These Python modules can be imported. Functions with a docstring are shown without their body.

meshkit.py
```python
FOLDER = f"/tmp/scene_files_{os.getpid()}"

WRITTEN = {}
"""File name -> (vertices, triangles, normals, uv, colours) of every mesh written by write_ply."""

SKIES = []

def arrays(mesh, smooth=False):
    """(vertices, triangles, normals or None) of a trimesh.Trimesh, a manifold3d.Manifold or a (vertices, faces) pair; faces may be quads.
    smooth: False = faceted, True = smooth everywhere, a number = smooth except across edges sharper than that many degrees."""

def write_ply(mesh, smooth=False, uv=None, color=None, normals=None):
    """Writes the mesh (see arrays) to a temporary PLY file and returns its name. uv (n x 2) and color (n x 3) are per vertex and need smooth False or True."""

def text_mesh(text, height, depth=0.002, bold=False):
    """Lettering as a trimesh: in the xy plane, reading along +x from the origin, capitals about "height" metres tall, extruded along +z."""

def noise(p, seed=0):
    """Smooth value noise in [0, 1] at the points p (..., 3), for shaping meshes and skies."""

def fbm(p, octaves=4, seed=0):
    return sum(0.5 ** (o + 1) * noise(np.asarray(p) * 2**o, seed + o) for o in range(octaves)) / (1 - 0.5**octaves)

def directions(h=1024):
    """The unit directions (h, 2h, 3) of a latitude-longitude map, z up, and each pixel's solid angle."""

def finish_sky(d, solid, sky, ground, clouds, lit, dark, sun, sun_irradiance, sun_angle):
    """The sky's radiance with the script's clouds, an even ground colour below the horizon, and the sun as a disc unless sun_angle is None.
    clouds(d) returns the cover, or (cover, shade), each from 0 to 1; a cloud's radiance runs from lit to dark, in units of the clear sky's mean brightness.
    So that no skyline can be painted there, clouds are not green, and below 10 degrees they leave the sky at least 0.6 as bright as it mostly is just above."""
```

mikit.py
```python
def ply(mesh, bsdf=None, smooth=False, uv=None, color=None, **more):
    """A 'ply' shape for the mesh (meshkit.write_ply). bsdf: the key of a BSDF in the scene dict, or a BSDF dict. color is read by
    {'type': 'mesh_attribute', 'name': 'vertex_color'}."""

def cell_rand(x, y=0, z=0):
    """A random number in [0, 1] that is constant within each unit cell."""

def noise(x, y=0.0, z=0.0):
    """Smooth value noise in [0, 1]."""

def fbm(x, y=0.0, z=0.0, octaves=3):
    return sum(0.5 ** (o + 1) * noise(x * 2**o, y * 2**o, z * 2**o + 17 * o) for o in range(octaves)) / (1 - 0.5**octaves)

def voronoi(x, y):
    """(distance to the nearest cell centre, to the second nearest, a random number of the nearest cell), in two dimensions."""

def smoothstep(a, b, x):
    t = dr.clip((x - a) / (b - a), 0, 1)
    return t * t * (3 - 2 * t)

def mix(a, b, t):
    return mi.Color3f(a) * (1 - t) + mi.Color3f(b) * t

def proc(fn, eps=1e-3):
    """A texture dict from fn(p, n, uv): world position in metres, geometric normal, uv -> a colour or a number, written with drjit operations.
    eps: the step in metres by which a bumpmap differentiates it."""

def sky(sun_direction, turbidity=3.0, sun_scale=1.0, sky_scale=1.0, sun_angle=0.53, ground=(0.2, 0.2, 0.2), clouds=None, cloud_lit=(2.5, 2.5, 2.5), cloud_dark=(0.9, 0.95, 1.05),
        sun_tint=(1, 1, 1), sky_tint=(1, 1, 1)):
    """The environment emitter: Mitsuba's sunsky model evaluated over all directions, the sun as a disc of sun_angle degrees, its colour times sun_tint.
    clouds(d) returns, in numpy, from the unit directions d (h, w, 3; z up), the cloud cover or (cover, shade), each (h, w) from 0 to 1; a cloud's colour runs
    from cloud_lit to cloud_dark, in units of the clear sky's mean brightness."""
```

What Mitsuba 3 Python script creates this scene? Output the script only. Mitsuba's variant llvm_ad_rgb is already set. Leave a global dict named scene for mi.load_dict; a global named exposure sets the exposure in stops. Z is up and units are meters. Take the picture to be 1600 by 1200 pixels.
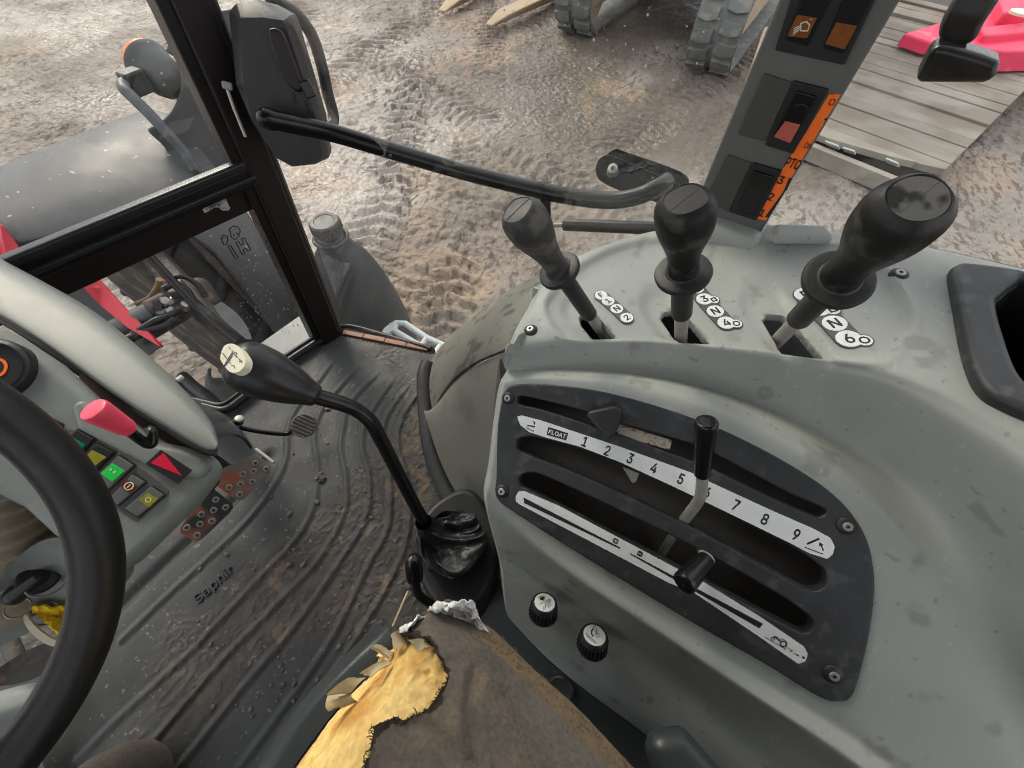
import math, numpy as np, trimesh, shapely, drjit as dr, mitsuba as mi, mikit, meshkit
import shapely.affinity
from shapely.geometry import Polygon, LineString, Point
from shapely.ops import unary_union
from scipy.interpolate import make_interp_spline, PchipInterpolator

# ---------------------------------------------------------------- camera, sky, exposure
# cab frame: x to the right of the tractor, y forward, z up, cab floor at z = 0, yard at z = GZ
scene, labels = {}, {}
GZ = -1.05
FPX = 640.0                                     # focal length in pixels of the 1600 x 1200 photograph
CAM = np.array([0.0, 0.0, 0.8])
_a, _p = math.radians(31), math.radians(57)     # heading left of +x, downward pitch
_h = np.array([math.cos(_a), math.sin(_a), 0.0])
RT = np.array([math.sin(_a), -math.cos(_a), 0.0])
FW = math.cos(_p) * _h - math.sin(_p) * np.array([0, 0, 1.0])
UP = math.sin(_p) * _h + math.cos(_p) * np.array([0, 0, 1.0])
T = mi.ScalarTransform4f
scene['camera'] = {'type': 'perspective', 'fov': math.degrees(2 * math.atan(800 / FPX)), 'fov_axis': 'x', 'near_clip': 0.01, 'far_clip': 2000.0,
                   'to_world': T().look_at(origin=CAM.tolist(), target=(CAM + FW).tolist(), up=UP.tolist())}


def cloud_cover(d):
    c = meshkit.fbm(d * 2.2 + 5.0, 4, 3)
    return np.ones(d.shape[:2]), np.clip((c - 0.35) * 1.6, 0, 1) * 0.6


scene['sky'] = mikit.sky((0.35, 0.70, 0.62), turbidity=4, sun_scale=0.34, sun_tint=(0.88, 1.0, 1.14), sun_angle=22, clouds=cloud_cover, cloud_lit=(2.35, 2.4, 2.5), cloud_dark=(1.3, 1.38, 1.5), ground=(0.2, 0.18, 0.16))
exposure = 2.85

# ---------------------------------------------------------------- helpers
rng = np.random.default_rng(7)
V = lambda *a: np.array(a, float)
unit = lambda v: np.asarray(v, float) / np.linalg.norm(v)


def ray(u, v):
    return FW * FPX + RT * (u - 800) + UP * (600 - v)


def at(u, v, z=None, x=None, y=None, pl=None, d=None):
    """A point of the place: where the sight line of photograph pixel (u, v) meets a plane of the cab (or lies d metres away)."""
    r = ray(u, v)
    if d is not None:
        return CAM + unit(r) * d
    if pl is not None:
        n, c = pl
        return CAM + r * ((c - n @ CAM) / (n @ r))
    i, c = (0, x) if x is not None else (1, y) if y is not None else (2, z)
    return CAM + r * ((c - CAM[i]) / r[i])


def plane(n, P):
    n = unit(n)
    return n, float(n @ np.asarray(P, float))


class Fr:
    """A frame: origin, two axes in a plane and its normal."""
    def __init__(s, o, n, x):
        s.o, s.n = np.asarray(o, float), unit(n)
        s.x = unit(np.asarray(x, float) - s.n * (s.n @ np.asarray(x, float)))
        s.y = np.cross(s.n, s.x)
        s.pl = (s.n, float(s.n @ s.o))
    def m(s):
        m = np.eye(4)
        m[:3, 0], m[:3, 1], m[:3, 2], m[:3, 3] = s.x, s.y, s.n, s.o
        return m
    def w(s, p2, h=0.0):
        p2 = np.atleast_2d(p2)
        return s.o + p2[:, :1] * s.x + p2[:, 1:2] * s.y + h * s.n
    def l(s, P):
        q = np.atleast_2d(P) - s.o
        return np.stack([q @ s.x, q @ s.y], -1)
    def px(s, pts, off=0.0):
        pl = (s.n, s.pl[1] + off)
        return s.l([at(u, v, pl=pl) for u, v in pts])


def project(P):
    q = np.atleast_2d(P) - CAM
    w = q @ FW
    return np.stack([800 + FPX * (q @ RT) / w, 600 - FPX * (q @ UP) / w], -1)


def cr(pts, n=8, closed=False):
    """Catmull-Rom through the points."""
    P = np.asarray(pts, float)
    if len(P) < 3 and not closed:
        return P[0] + (P[-1] - P[0]) * np.linspace(0, 1, n + 1)[:, None]
    E = np.vstack([P[-1:], P, P[:2]]) if closed else np.vstack([2 * P[0] - P[1], P, 2 * P[-1] - P[-2]])
    out = []
    t = (np.arange(n) / n)[:, None]
    for i in range(len(E) - 3):
        a, b, c, d = E[i:i + 4]
        out.append(0.5 * (2 * b + (c - a) * t + (2 * a - 5 * b + 4 * c - d) * t ** 2 + (3 * b - a - 3 * c + d) * t ** 3))
    if not closed:
        out.append(P[-1:])
    return np.vstack(out)


def cat(*ms):
    ms = [m for m in ms if m is not None]
    return trimesh.util.concatenate([trimesh.Trimesh(np.asarray(m[0]), np.asarray(m[1]), process=False) if isinstance(m, tuple) else m for m in ms])


def tube(pts, r, k=12, cap=True, ry=None, closed=False, upv=None):
    """A tube of radius r (one number or one per point) along the points."""
    P = np.asarray(pts, float)
    n = len(P)
    r = np.broadcast_to(r, (n,))
    t = (np.roll(P, -1, 0) - np.roll(P, 1, 0)) if closed else np.gradient(P, axis=0)
    t /= np.linalg.norm(t, axis=1, keepdims=True) + 1e-12
    a = np.zeros_like(P)
    v = np.asarray(upv, float) if upv is not None else (V(0, 0, 1) if abs(t[0, 2]) < 0.9 else V(1, 0, 0))
    for i in range(n):
        v = v - t[i] * (v @ t[i])
        v /= np.linalg.norm(v) + 1e-12
        a[i] = v
    b = np.cross(t, a)
    ang = np.arange(k) * 2 * np.pi / k
    ry = r if ry is None else np.broadcast_to(ry, (n,))
    vs = (P[:, None] + r[:, None, None] * np.cos(ang)[None, :, None] * a[:, None] + ry[:, None, None] * np.sin(ang)[None, :, None] * b[:, None]).reshape(-1, 3)
    i, j = np.meshgrid(np.arange(n if closed else n - 1), np.arange(k), indexing='ij')
    i2 = (i + 1) % n
    q = np.stack([i * k + j, i * k + (j + 1) % k, i2 * k + (j + 1) % k, i2 * k + j], -1).reshape(-1, 4)
    f = np.vstack([q[:, [0, 1, 2]], q[:, [0, 2, 3]]])
    if cap and not closed:
        vs = np.vstack([vs, P[:1], P[-1:]])
        jj = np.arange(k)
        f = np.vstack([f, np.stack([jj * 0 + len(vs) - 2, (jj + 1) % k, jj], 1), np.stack([jj * 0 + len(vs) - 1, (n - 1) * k + jj, (n - 1) * k + (jj + 1) % k], 1)])
    return trimesh.Trimesh(vs, f, process=False)


def lathe(o, axis, prof, k=32, sx=1.0, xdir=None, mod=None):
    """A body of revolution about the axis: prof = [(distance along, radius)], sx squashes it along xdir."""
    z = unit(axis)
    x = xdir if xdir is not None else (V(0, 0, 1) if abs(z[2]) < 0.9 else V(1, 0, 0))
    x = unit(np.asarray(x, float) - z * (z @ np.asarray(x, float)))
    y = np.cross(z, x)
    prof = np.asarray(prof, float)
    ang = np.arange(k) * 2 * np.pi / k
    m = np.ones((len(prof), k)) if mod is None else mod(prof[:, 0][:, None], ang[None])
    R = prof[:, 1][:, None] * m
    vs = (np.asarray(o, float) + prof[:, 0][:, None, None] * z + (R * np.cos(ang) * sx)[..., None] * x + (R * np.sin(ang))[..., None] * y).reshape(-1, 3)
    i, j = np.meshgrid(np.arange(len(prof) - 1), np.arange(k), indexing='ij')
    q = np.stack([i * k + j, i * k + (j + 1) % k, (i + 1) * k + (j + 1) % k, (i + 1) * k + j], -1).reshape(-1, 4)
    f = np.vstack([q[:, [0, 1, 2]], q[:, [0, 2, 3]]])
    n = len(vs)
    vs = np.vstack([vs, np.asarray(o) + prof[0, 0] * z, np.asarray(o) + prof[-1, 0] * z])
    jj = np.arange(k)
    f = np.vstack([f, np.stack([jj * 0 + n, (jj + 1) % k, jj], 1), np.stack([jj * 0 + n + 1, n - k + jj, n - k + (jj + 1) % k], 1)])
    return trimesh.Trimesh(vs, f, process=False)


_SPH = trimesh.creation.icosphere(subdivisions=2).vertices


def hull(pts, r, sub=None):
    """The convex hull of spheres: rounded boxes, bars and wedges."""
    P = np.atleast_2d(np.asarray(pts, float))
    r = np.broadcast_to(r, (len(P),))
    return trimesh.convex.convex_hull((P[:, None] + r[:, None, None] * _SPH[None]).reshape(-1, 3))


def rbox(o, size, r=0.003, fr=None):
    """A box with rounded edges, centred at o, along the frame's axes."""
    sx, sy, sz = (max(s / 2 - r, 1e-4) for s in size)
    c = np.array([[a * sx, b * sy, e * sz] for a in (-1, 1) for b in (-1, 1) for e in (-1, 1)])
    if fr is not None:
        c = c[:, :1] * fr.x + c[:, 1:2] * fr.y + c[:, 2:] * fr.n
    return hull(c + np.asarray(o, float), r)


def _ring_off(p, d):
    e = np.roll(p, -1, 0) - p
    e /= np.linalg.norm(e, axis=1, keepdims=True) + 1e-12
    nrm = np.stack([e[:, 1], -e[:, 0]], 1)           # outward for a counter-clockwise ring
    m = nrm + np.roll(nrm, 1, 0)
    m /= np.maximum((m * nrm).sum(1, keepdims=True), 0.35)
    return p - d * m


def plate(poly, fr, h0, h1, b=0.0, steps=3):
    """A plate with rounded upper edges: a shapely polygon (holes allowed) in the frame's plane from height h0 to h1, edges rounded by b."""
    out = []
    if b > 0:
        c_ = 1.25 * b
        poly = poly.buffer(-c_, quad_segs=6).buffer(2 * c_, quad_segs=6).buffer(-c_, quad_segs=6).simplify(b * .02)
    polys = poly.geoms if hasattr(poly, 'geoms') else [poly]
    for g in polys:
        g = shapely.geometry.polygon.orient(g, 1.0)
        rings = [np.array(r.coords)[:-1] for r in [g.exterior, *g.interiors]]
        clean = []
        for r in rings:
            keep = np.linalg.norm(r - np.roll(r, 1, 0), axis=1) > 1e-6
            clean.append(r[keep])
        lev = [(0.0, h0), (0.0, h1 - b)] + [(b * (1 - math.cos(t)), h1 - b + b * math.sin(t)) for t in np.linspace(0, math.pi / 2, steps + 1)[1:]] if b > 0 else [(0.0, h0), (0.0, h1)]
        vs, fs, at0, tops = [], [], 0, []
        for r in clean:
            n = len(r)
            for d, h in lev:
                vs.append(fr.w(_ring_off(r, d) if d else r, h))
            for L in range(len(lev) - 1):
                i = np.arange(n)
                a, c = at0 + L * n + i, at0 + L * n + (i + 1) % n
                fs += [np.stack([a, c, c + n], 1), np.stack([a, c + n, a + n], 1)]
            at0 += n * len(lev)
            tops.append(_ring_off(r, lev[-1][0]) if lev[-1][0] else r)
        top = Polygon(tops[0], tops[1:])
        if not top.is_valid:
            top = g.buffer(-lev[-1][0] * .98)
            top = max(top.geoms, key=lambda q_: q_.area) if hasattr(top, 'geoms') else top
        v2, f2 = trimesh.creation.triangulate_polygon(top, engine='earcut')
        vs.append(fr.w(v2, lev[-1][1]))
        fs.append(np.asarray(f2) + at0)
        at0 += len(v2)
        v3, f3 = trimesh.creation.triangulate_polygon(Polygon(clean[0], clean[1:]), engine='earcut')
        vs.append(fr.w(v3, h0))
        fs.append(np.asarray(f3)[:, ::-1] + at0)
        m = trimesh.Trimesh(np.vstack(vs), np.vstack(fs), process=False)
        m.merge_vertices(digits_vertex=7)
        out.append(m)
    return trimesh.util.concatenate(out)


def rpoly(pts, r=0.0, res=6):
    p = Polygon(pts).buffer(0)
    return p.buffer(-r, quad_segs=res).buffer(r, quad_segs=res) if r else p


def flat(poly, fr, h, t=0.0003):
    """Flat print, t thick, at height h above the frame."""
    return plate(poly, fr, h, h + t)


def text(s, height, fr, o2, ang=0.0, h=0.0, depth=0.0003, bold=False, centre=True, sx=1.0):
    m = meshkit.text_mesh(s, height, depth, bold)
    b = m.bounds
    m = m.copy()
    if centre:
        m.apply_translation([-(b[0, 0] + b[1, 0]) / 2, -height / 2, 0])
    m.apply_scale([sx, 1, 1])
    c, sn = math.cos(ang), math.sin(ang)
    q = np.eye(4)
    q[:2, :2] = [[c, -sn], [sn, c]]
    q[:3, 3] = [o2[0], o2[1], h]
    m.apply_transform(q)
    m.apply_transform(fr.m())
    return m


def grid(P, flip=False):
    P = np.asarray(P, float)
    m, n = P.shape[:2]
    i, j = np.meshgrid(np.arange(m - 1), np.arange(n - 1), indexing='ij')
    q = np.stack([i * n + j, (i + 1) * n + j, (i + 1) * n + j + 1, i * n + j + 1], -1).reshape(-1, 4)
    if flip:
        q = q[:, ::-1]
    return trimesh.Trimesh(P.reshape(-1, 3), np.vstack([q[:, [0, 1, 2]], q[:, [0, 2, 3]]]), process=False)


def gnormals(P):
    a, b = np.gradient(P, axis=0), np.gradient(P, axis=1)
    n = np.cross(a, b)
    return n / (np.linalg.norm(n, axis=-1, keepdims=True) + 1e-12)


def slab(P, t, flip=False):
    """A sheet of thickness t (inward from the grid's side that faces the camera)."""
    N = gnormals(P)
    if ((P - CAM) * N).sum(-1).mean() > 0:
        N = -N
    Q = P - N * t
    m, n = P.shape[:2]
    top, bot = grid(P), grid(Q, True)
    idx = np.arange(m * n).reshape(m, n)
    loop = np.concatenate([idx[0, :], idx[1:, -1], idx[-1, -2::-1], idx[-2:0:-1, 0]])
    a, b = loop, np.roll(loop, -1)
    f = np.vstack([top.faces, bot.faces + m * n, np.stack([a, a + m * n, b], 1)[:, ::-1], np.stack([b, a + m * n, b + m * n], 1)[:, ::-1]])
    r = trimesh.Trimesh(np.vstack([top.vertices, bot.vertices]), f, process=False)
    if r.volume < 0:
        r.invert()
    return r


def spl(ctrl, mu, nu, ku=3, kv=3):
    """A smooth surface through a net of control points (rows, columns, 3), mu by nu samples between."""
    C = np.asarray(ctrl, float)
    m, n = C.shape[:2]
    A = np.stack([make_interp_spline(np.arange(n), C[i], k=min(kv, n - 1))(np.linspace(0, n - 1, (n - 1) * nu + 1)) for i in range(m)])
    return PchipInterpolator(np.arange(m), A, axis=0)(np.linspace(0, m - 1, (m - 1) * mu + 1)) if ku == 'p' else \
        make_interp_spline(np.arange(m), A, k=min(ku, m - 1), axis=0)(np.linspace(0, m - 1, (m - 1) * mu + 1))


_used = {}


def add(name, mesh, mat, parent=None, smooth=38, **more):
    """One entry of the scene: a thing, or a part of parent (key parent + '__' + name); repeats are numbered."""
    base = f'{parent}__{name}' if parent else name
    n = _used.get(base, 0)
    _used[base] = n + 1
    key = f'{base}_{n:03d}' if n else base
    scene[key] = mikit.ply(mesh, mat, smooth, **more)
    return key


def thing(name, label, cat_, group=None):
    """A thing without a mesh of its own: its parts' keys start with its key."""
    n = _used.get(name, 0)
    _used[name] = n + 1
    key = f'{name}_{n:03d}' if n else name
    labels[key] = {'label': label, 'category': cat_}
    if group:
        labels[key]['group'] = group
    return key


def tag(key, label, cat_=None, group=None, kind=None):
    labels[key] = {'label': label}
    for k, v in (('category', cat_), ('group', group), ('kind', kind)):
        if v:
            labels[key][k] = v
    return key


def single(name, mesh, mat, label, cat_, group=None, smooth=38):
    return tag(add(name, mesh, mat, None, smooth), label, cat_, group)

# ---------------------------------------------------------------- materials
sm, mix = mikit.smoothstep, mikit.mix


def f3(p, s, o=3):
    return mikit.fbm(p.x * s, p.y * s, p.z * s, o)


def n3(p, s):
    return mikit.noise(p.x * s + 11.3, p.y * s + 4.7, p.z * s + 9.1)


def pr(name, col, rough=0.5, metallic=0.0, spec=0.4, bump=None, **more):
    """A principled material: col and rough are numbers, colours or functions; bump = (function, height in metres, step)."""
    b = {'type': 'principled', 'metallic': metallic, 'specular': spec, **more}
    b['base_color'] = mikit.proc(col) if callable(col) else {'type': 'rgb', 'value': list(map(float, col))}
    b['roughness'] = mikit.proc(rough) if callable(rough) else float(rough)
    if bump:
        b = {'type': 'bumpmap', 'arbitrary': mikit.proc(bump[0], bump[2]), 'scale': float(bump[1]), 'bsdf': b}
    scene[name] = {'type': 'twosided', 'bsdf': b}
    return name


def grain(s):
    return lambda p, n, uv: mikit.noise(p.x * s, p.y * s, p.z * s) + 0.5 * mikit.noise(p.x * s * 2.3, p.y * s * 2.3, p.z * s * 2.3)


def console_col(p, n, uv):
    c = mix((0.255, 0.272, 0.25), (0.312, 0.33, 0.304), f3(p, 9, 4))
    c = mix(c, (0.10, 0.098, 0.085), sm(0.66, 0.78, f3(p, 34, 3)) * 0.35)
    c = mix(c, (0.12, 0.118, 0.105), sm(0.57, 0.75, f3(p, 6, 3)) * 0.25)
    c = mix(c, (0.16, 0.16, 0.15), sm(0.77, 0.83, f3(p, 130, 2)) * 0.5)
    return mix(c, (0.42, 0.43, 0.4), sm(0.78, 0.84, mikit.fbm(p.x * 60 + p.y * 20, p.y * 240, p.z * 90, 2)) * 0.35)


pr('m_console', console_col, lambda p, n, uv: 0.42 + 0.25 * f3(p, 30, 2), spec=0.45, bump=(grain(900), 0.00012, 3e-4))
pr('m_dash', lambda p, n, uv: mix(mix((0.165, 0.182, 0.168), (0.21, 0.228, 0.21), f3(p, 12, 3)), (0.13, 0.125, 0.105), sm(0.62, 0.78, f3(p, 24, 3)) * 0.5), 0.5, bump=(grain(900), 0.0001, 3e-4))
pr('m_cover', lambda p, n, uv: mix(mix((0.145, 0.157, 0.143), (0.185, 0.198, 0.18), f3(p, 10, 3)), (0.12, 0.115, 0.095), sm(0.6, 0.76, f3(p, 20, 3)) * 0.35), 0.42, bump=(grain(800), 0.0001, 3e-4))
pr('m_pillar_grey', lambda p, n, uv: mix((0.10, 0.102, 0.093), (0.125, 0.126, 0.115), f3(p, 20, 3)), 0.55, bump=(grain(1000), 0.00018, 3e-4))
pr('m_blank', (0.055, 0.055, 0.051), 0.6, bump=(grain(700), 0.0003, 3e-4))
pr('m_black', lambda p, n, uv: mix((0.009, 0.0095, 0.010), (0.018, 0.019, 0.019), f3(p, 40, 3)), 0.42, bump=(grain(900), 0.0001, 3e-4))
pr('m_panel', lambda p, n, uv: mix(mix((0.017, 0.0185, 0.0205), (0.034, 0.0365, 0.0395), f3(p, 45, 4)), (0.085, 0.09, 0.092), sm(0.55, 0.75, f3(p, 70, 4)) * 0.45), 0.48, bump=(grain(1100), 0.00016, 3e-4))
pr('m_rubber', lambda p, n, uv: mix((0.013, 0.013, 0.0135), (0.028, 0.028, 0.027), f3(p, 60, 4)), 0.5, bump=(grain(500), 0.0001, 3e-4))
pr('m_knob', lambda p, n, uv: mix(mix((0.0085, 0.0085, 0.0085), (0.016, 0.0155, 0.0145), f3(p, 50, 3)), (0.075, 0.07, 0.062), sm(0.55, 0.75, f3(p, 65, 5)) * 0.6), lambda p, n, uv: 0.36 + 0.2 * f3(p, 80, 2), spec=0.3, bump=(grain(600), 0.00006, 3e-4))
pr('m_dusty', lambda p, n, uv: mix(mix((0.03, 0.03, 0.029), (0.05, 0.049, 0.046), f3(p, 50, 3)), (0.115, 0.105, 0.092), sm(0.45, 0.7, f3(p, 70, 5)) * 0.7), 0.5, bump=(grain(600), 0.00006, 3e-4))
pr('m_worn', lambda p, n, uv: mix((0.012, 0.012, 0.012), (0.10, 0.097, 0.09), sm(0.44, 0.52, f3(p, 45, 4))), 0.5, bump=(grain(500), 0.0001, 3e-4))
pr('m_gloss', (0.005, 0.005, 0.0055), 0.26, spec=0.35, clearcoat=0.15, clearcoat_gloss=0.8)
pr('m_frame', lambda p, n, uv: mix((0.005, 0.0045, 0.005), (0.010, 0.0085, 0.0085), f3(p, 30, 3)), 0.35)
pr('m_frame_red', lambda p, n, uv: mix((0.010, 0.0055, 0.006), (0.016, 0.008, 0.009), f3(p, 14, 3)), 0.45)
pr('m_seal', (0.02, 0.024, 0.025), 0.3)
pr('m_steel', lambda p, n, uv: mix((0.45, 0.44, 0.42), (0.3, 0.28, 0.25), f3(p, 90, 3)), 0.35, metallic=0.85)
pr('m_galv', lambda p, n, uv: mix((0.34, 0.33, 0.30), (0.22, 0.2, 0.17), f3(p, 70, 3)), 0.5, metallic=0.3)
pr('m_bolt', (0.33, 0.32, 0.29), 0.4, metallic=0.6)
pr('m_rusty', lambda p, n, uv: mix((0.3, 0.27, 0.22), (0.16, 0.05, 0.022), sm(0.55, 0.68, f3(p, 260, 3))), 0.6)
pr('m_dark', (0.012, 0.011, 0.010), 0.7)
pr('m_inner', lambda p, n, uv: mix((0.075, 0.068, 0.056), (0.10, 0.092, 0.075), f3(p, 12, 3)), 0.6)
pr('m_white', lambda p, n, uv: mix((0.62, 0.64, 0.63), (0.72, 0.74, 0.73), f3(p, 60, 3)), 0.4)
pr('m_cream', lambda p, n, uv: mix((0.66, 0.64, 0.5), (0.5, 0.46, 0.33), f3(p, 90, 3)), 0.4)
pr('m_print', (0.012, 0.012, 0.013), 0.5)
pr('m_print_grey', (0.075, 0.077, 0.078), 0.5)
pr('m_orange', lambda p, n, uv: mix((1.0, 0.185, 0.018), (0.94, 0.16, 0.014), f3(p, 60, 3)), 0.45)
pr('m_red', (0.62, 0.012, 0.045), 0.4)
pr('m_redknob', (0.85, 0.075, 0.13), 0.35)
pr('m_redpaint', lambda p, n, uv: mix((0.42, 0.012, 0.028), (0.3, 0.012, 0.022), f3(p, 8, 3)), 0.45)
pr('m_pinkpaint', lambda p, n, uv: mix(mix((0.72, 0.045, 0.115), (0.55, 0.028, 0.075), f3(p, 5, 3)), (0.62, 0.32, 0.33), sm(0.6, 0.72, f3(p, 3, 3)) * 0.6), 0.5)
pr('m_lens_red', lambda p, n, uv: mix((0.42, 0.09, 0.065), (0.5, 0.13, 0.09), f3(p, 150, 2)), 0.35)
pr('m_lens_amber', lambda p, n, uv: mix((0.17, 0.05, 0.008), (0.24, 0.075, 0.012), f3(p, 200, 2)), 0.3)
pr('m_lens_green', (0.0, 0.16, 0.09), 0.3)
pr('m_lens_yellow', lambda p, n, uv: mix((0.3, 0.27, 0.02), (0.2, 0.18, 0.02), f3(p, 260, 2)), 0.3)
pr('m_lens_brown', (0.12, 0.025, 0.012), 0.35)
pr('m_switch', lambda p, n, uv: mix((0.075, 0.08, 0.076), (0.12, 0.125, 0.118), f3(p, 80, 3)), 0.5)
pr('m_panel_grey', (0.075, 0.078, 0.073), 0.55)
scene['m_lens_bright_green'] = {'type': 'twosided', 'bsdf': {'type': 'principled', 'base_color': {'type': 'rgb', 'value': [0.02, 0.55, 0.08]}, 'roughness': 0.3}}  # plain bright green lens colour


def mat_col(p, n, uv):
    c = mix((0.033, 0.0345, 0.0345), (0.056, 0.058, 0.057), f3(p, 14, 3))
    mudzone = sm(0.44, 0.62, f3(p, 5.5, 4) + 0.30 * sm(0.62, 0.05, p.y) * sm(-0.35, 0.02, p.x) - 0.12)
    mud = mix((0.042, 0.036, 0.031), (0.082, 0.069, 0.058), f3(p, 40, 3))
    c = mix(c, mud, mudzone * (0.35 + 0.65 * sm(0.35, 0.6, f3(p, 55, 3))))
    c = mix(c, (0.15, 0.105, 0.062), sm(0.62, 0.74, f3(p, 38, 4)) * mudzone * 0.6)
    return mix(c, (0.22, 0.2, 0.17), sm(0.80, 0.85, f3(p, 170, 2)) * 0.5)


def mat_bump(p, n, uv):
    m = sm(0.44, 0.62, f3(p, 5.5, 4) + 0.30 * sm(0.62, 0.05, p.y) * sm(-0.35, 0.02, p.x) - 0.12)
    worm = 1 - dr.abs(2 * mikit.fbm(p.x * 75, p.y * 75, p.z * 75, 2) - 1)
    return m * dr.square(worm) * 1.6 + 0.12 * mikit.noise(p.x * 500, p.y * 500, p.z * 500)


pr('m_mat', mat_col, lambda p, n, uv: 0.42 + 0.3 * f3(p, 30, 3), spec=0.4, bump=(mat_bump, 0.0011, 6e-4))
pr('m_housing', lambda p, n, uv: mix(mix((0.15, 0.143, 0.12), (0.19, 0.18, 0.15), f3(p, 8, 3)), (0.07, 0.066, 0.052), sm(0.5, 0.75, f3(p, 16, 4)) * 0.4), 0.55, bump=(grain(700), 0.0001, 3e-4))
pr('m_arch', lambda p, n, uv: mix(mix((0.12, 0.118, 0.10), (0.17, 0.165, 0.14), f3(p, 7, 3)), (0.045, 0.043, 0.036), sm(0.55, 0.72, mikit.fbm(p.x * 60, p.y * 60, p.z * 5, 3)) * 0.7), 0.6, bump=(grain(500), 0.0002, 3e-4))
pr('m_leather', (0.014, 0.014, 0.015), 0.35, bump=(grain(350), 0.0002, 3e-4))


def seat_col(p, n, uv):
    c = mix((0.066, 0.057, 0.048), (0.142, 0.12, 0.098), f3(p, 16, 4))
    c = mix(c, (0.16, 0.12, 0.075), sm(0.5, 0.75, f3(p, 60, 4)) * 0.35)
    c = mix(c, (0.035, 0.03, 0.026), sm(0.5, 0.72, f3(p, 11, 5)) * 0.55)
    return c * (0.75 + 0.5 * f3(p, 420, 2))


pr('m_seat', seat_col, 0.85, spec=0.2, sheen=0.5, bump=(lambda p, n, uv: mikit.noise(p.x * 900, p.y * 900, p.z * 900) + mikit.noise(p.x * 330, p.y * 330, p.z * 330), 0.0006, 3e-4))
pr('m_burnt', lambda p, n, uv: mix((0.02, 0.016, 0.013), (0.06, 0.045, 0.032), f3(p, 60, 4)), 0.9, spec=0.2, bump=(grain(500), 0.0008, 3e-4))
pr('m_foam', lambda p, n, uv: mix(mix((0.64, 0.43, 0.14), (0.72, 0.52, 0.21), f3(p, 40, 4)), (0.46, 0.21, 0.04), sm(0.46, 0.68, f3(p, 22, 5)) * 0.8) * (0.8 + 0.4 * f3(p, 300, 2)), 0.85, spec=0.2,
   bump=(lambda p, n, uv: mikit.noise(p.x * 420, p.y * 420, p.z * 420) + 2.0 * mikit.noise(p.x * 90, p.y * 90, p.z * 90), 0.0008, 4e-4))
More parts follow.
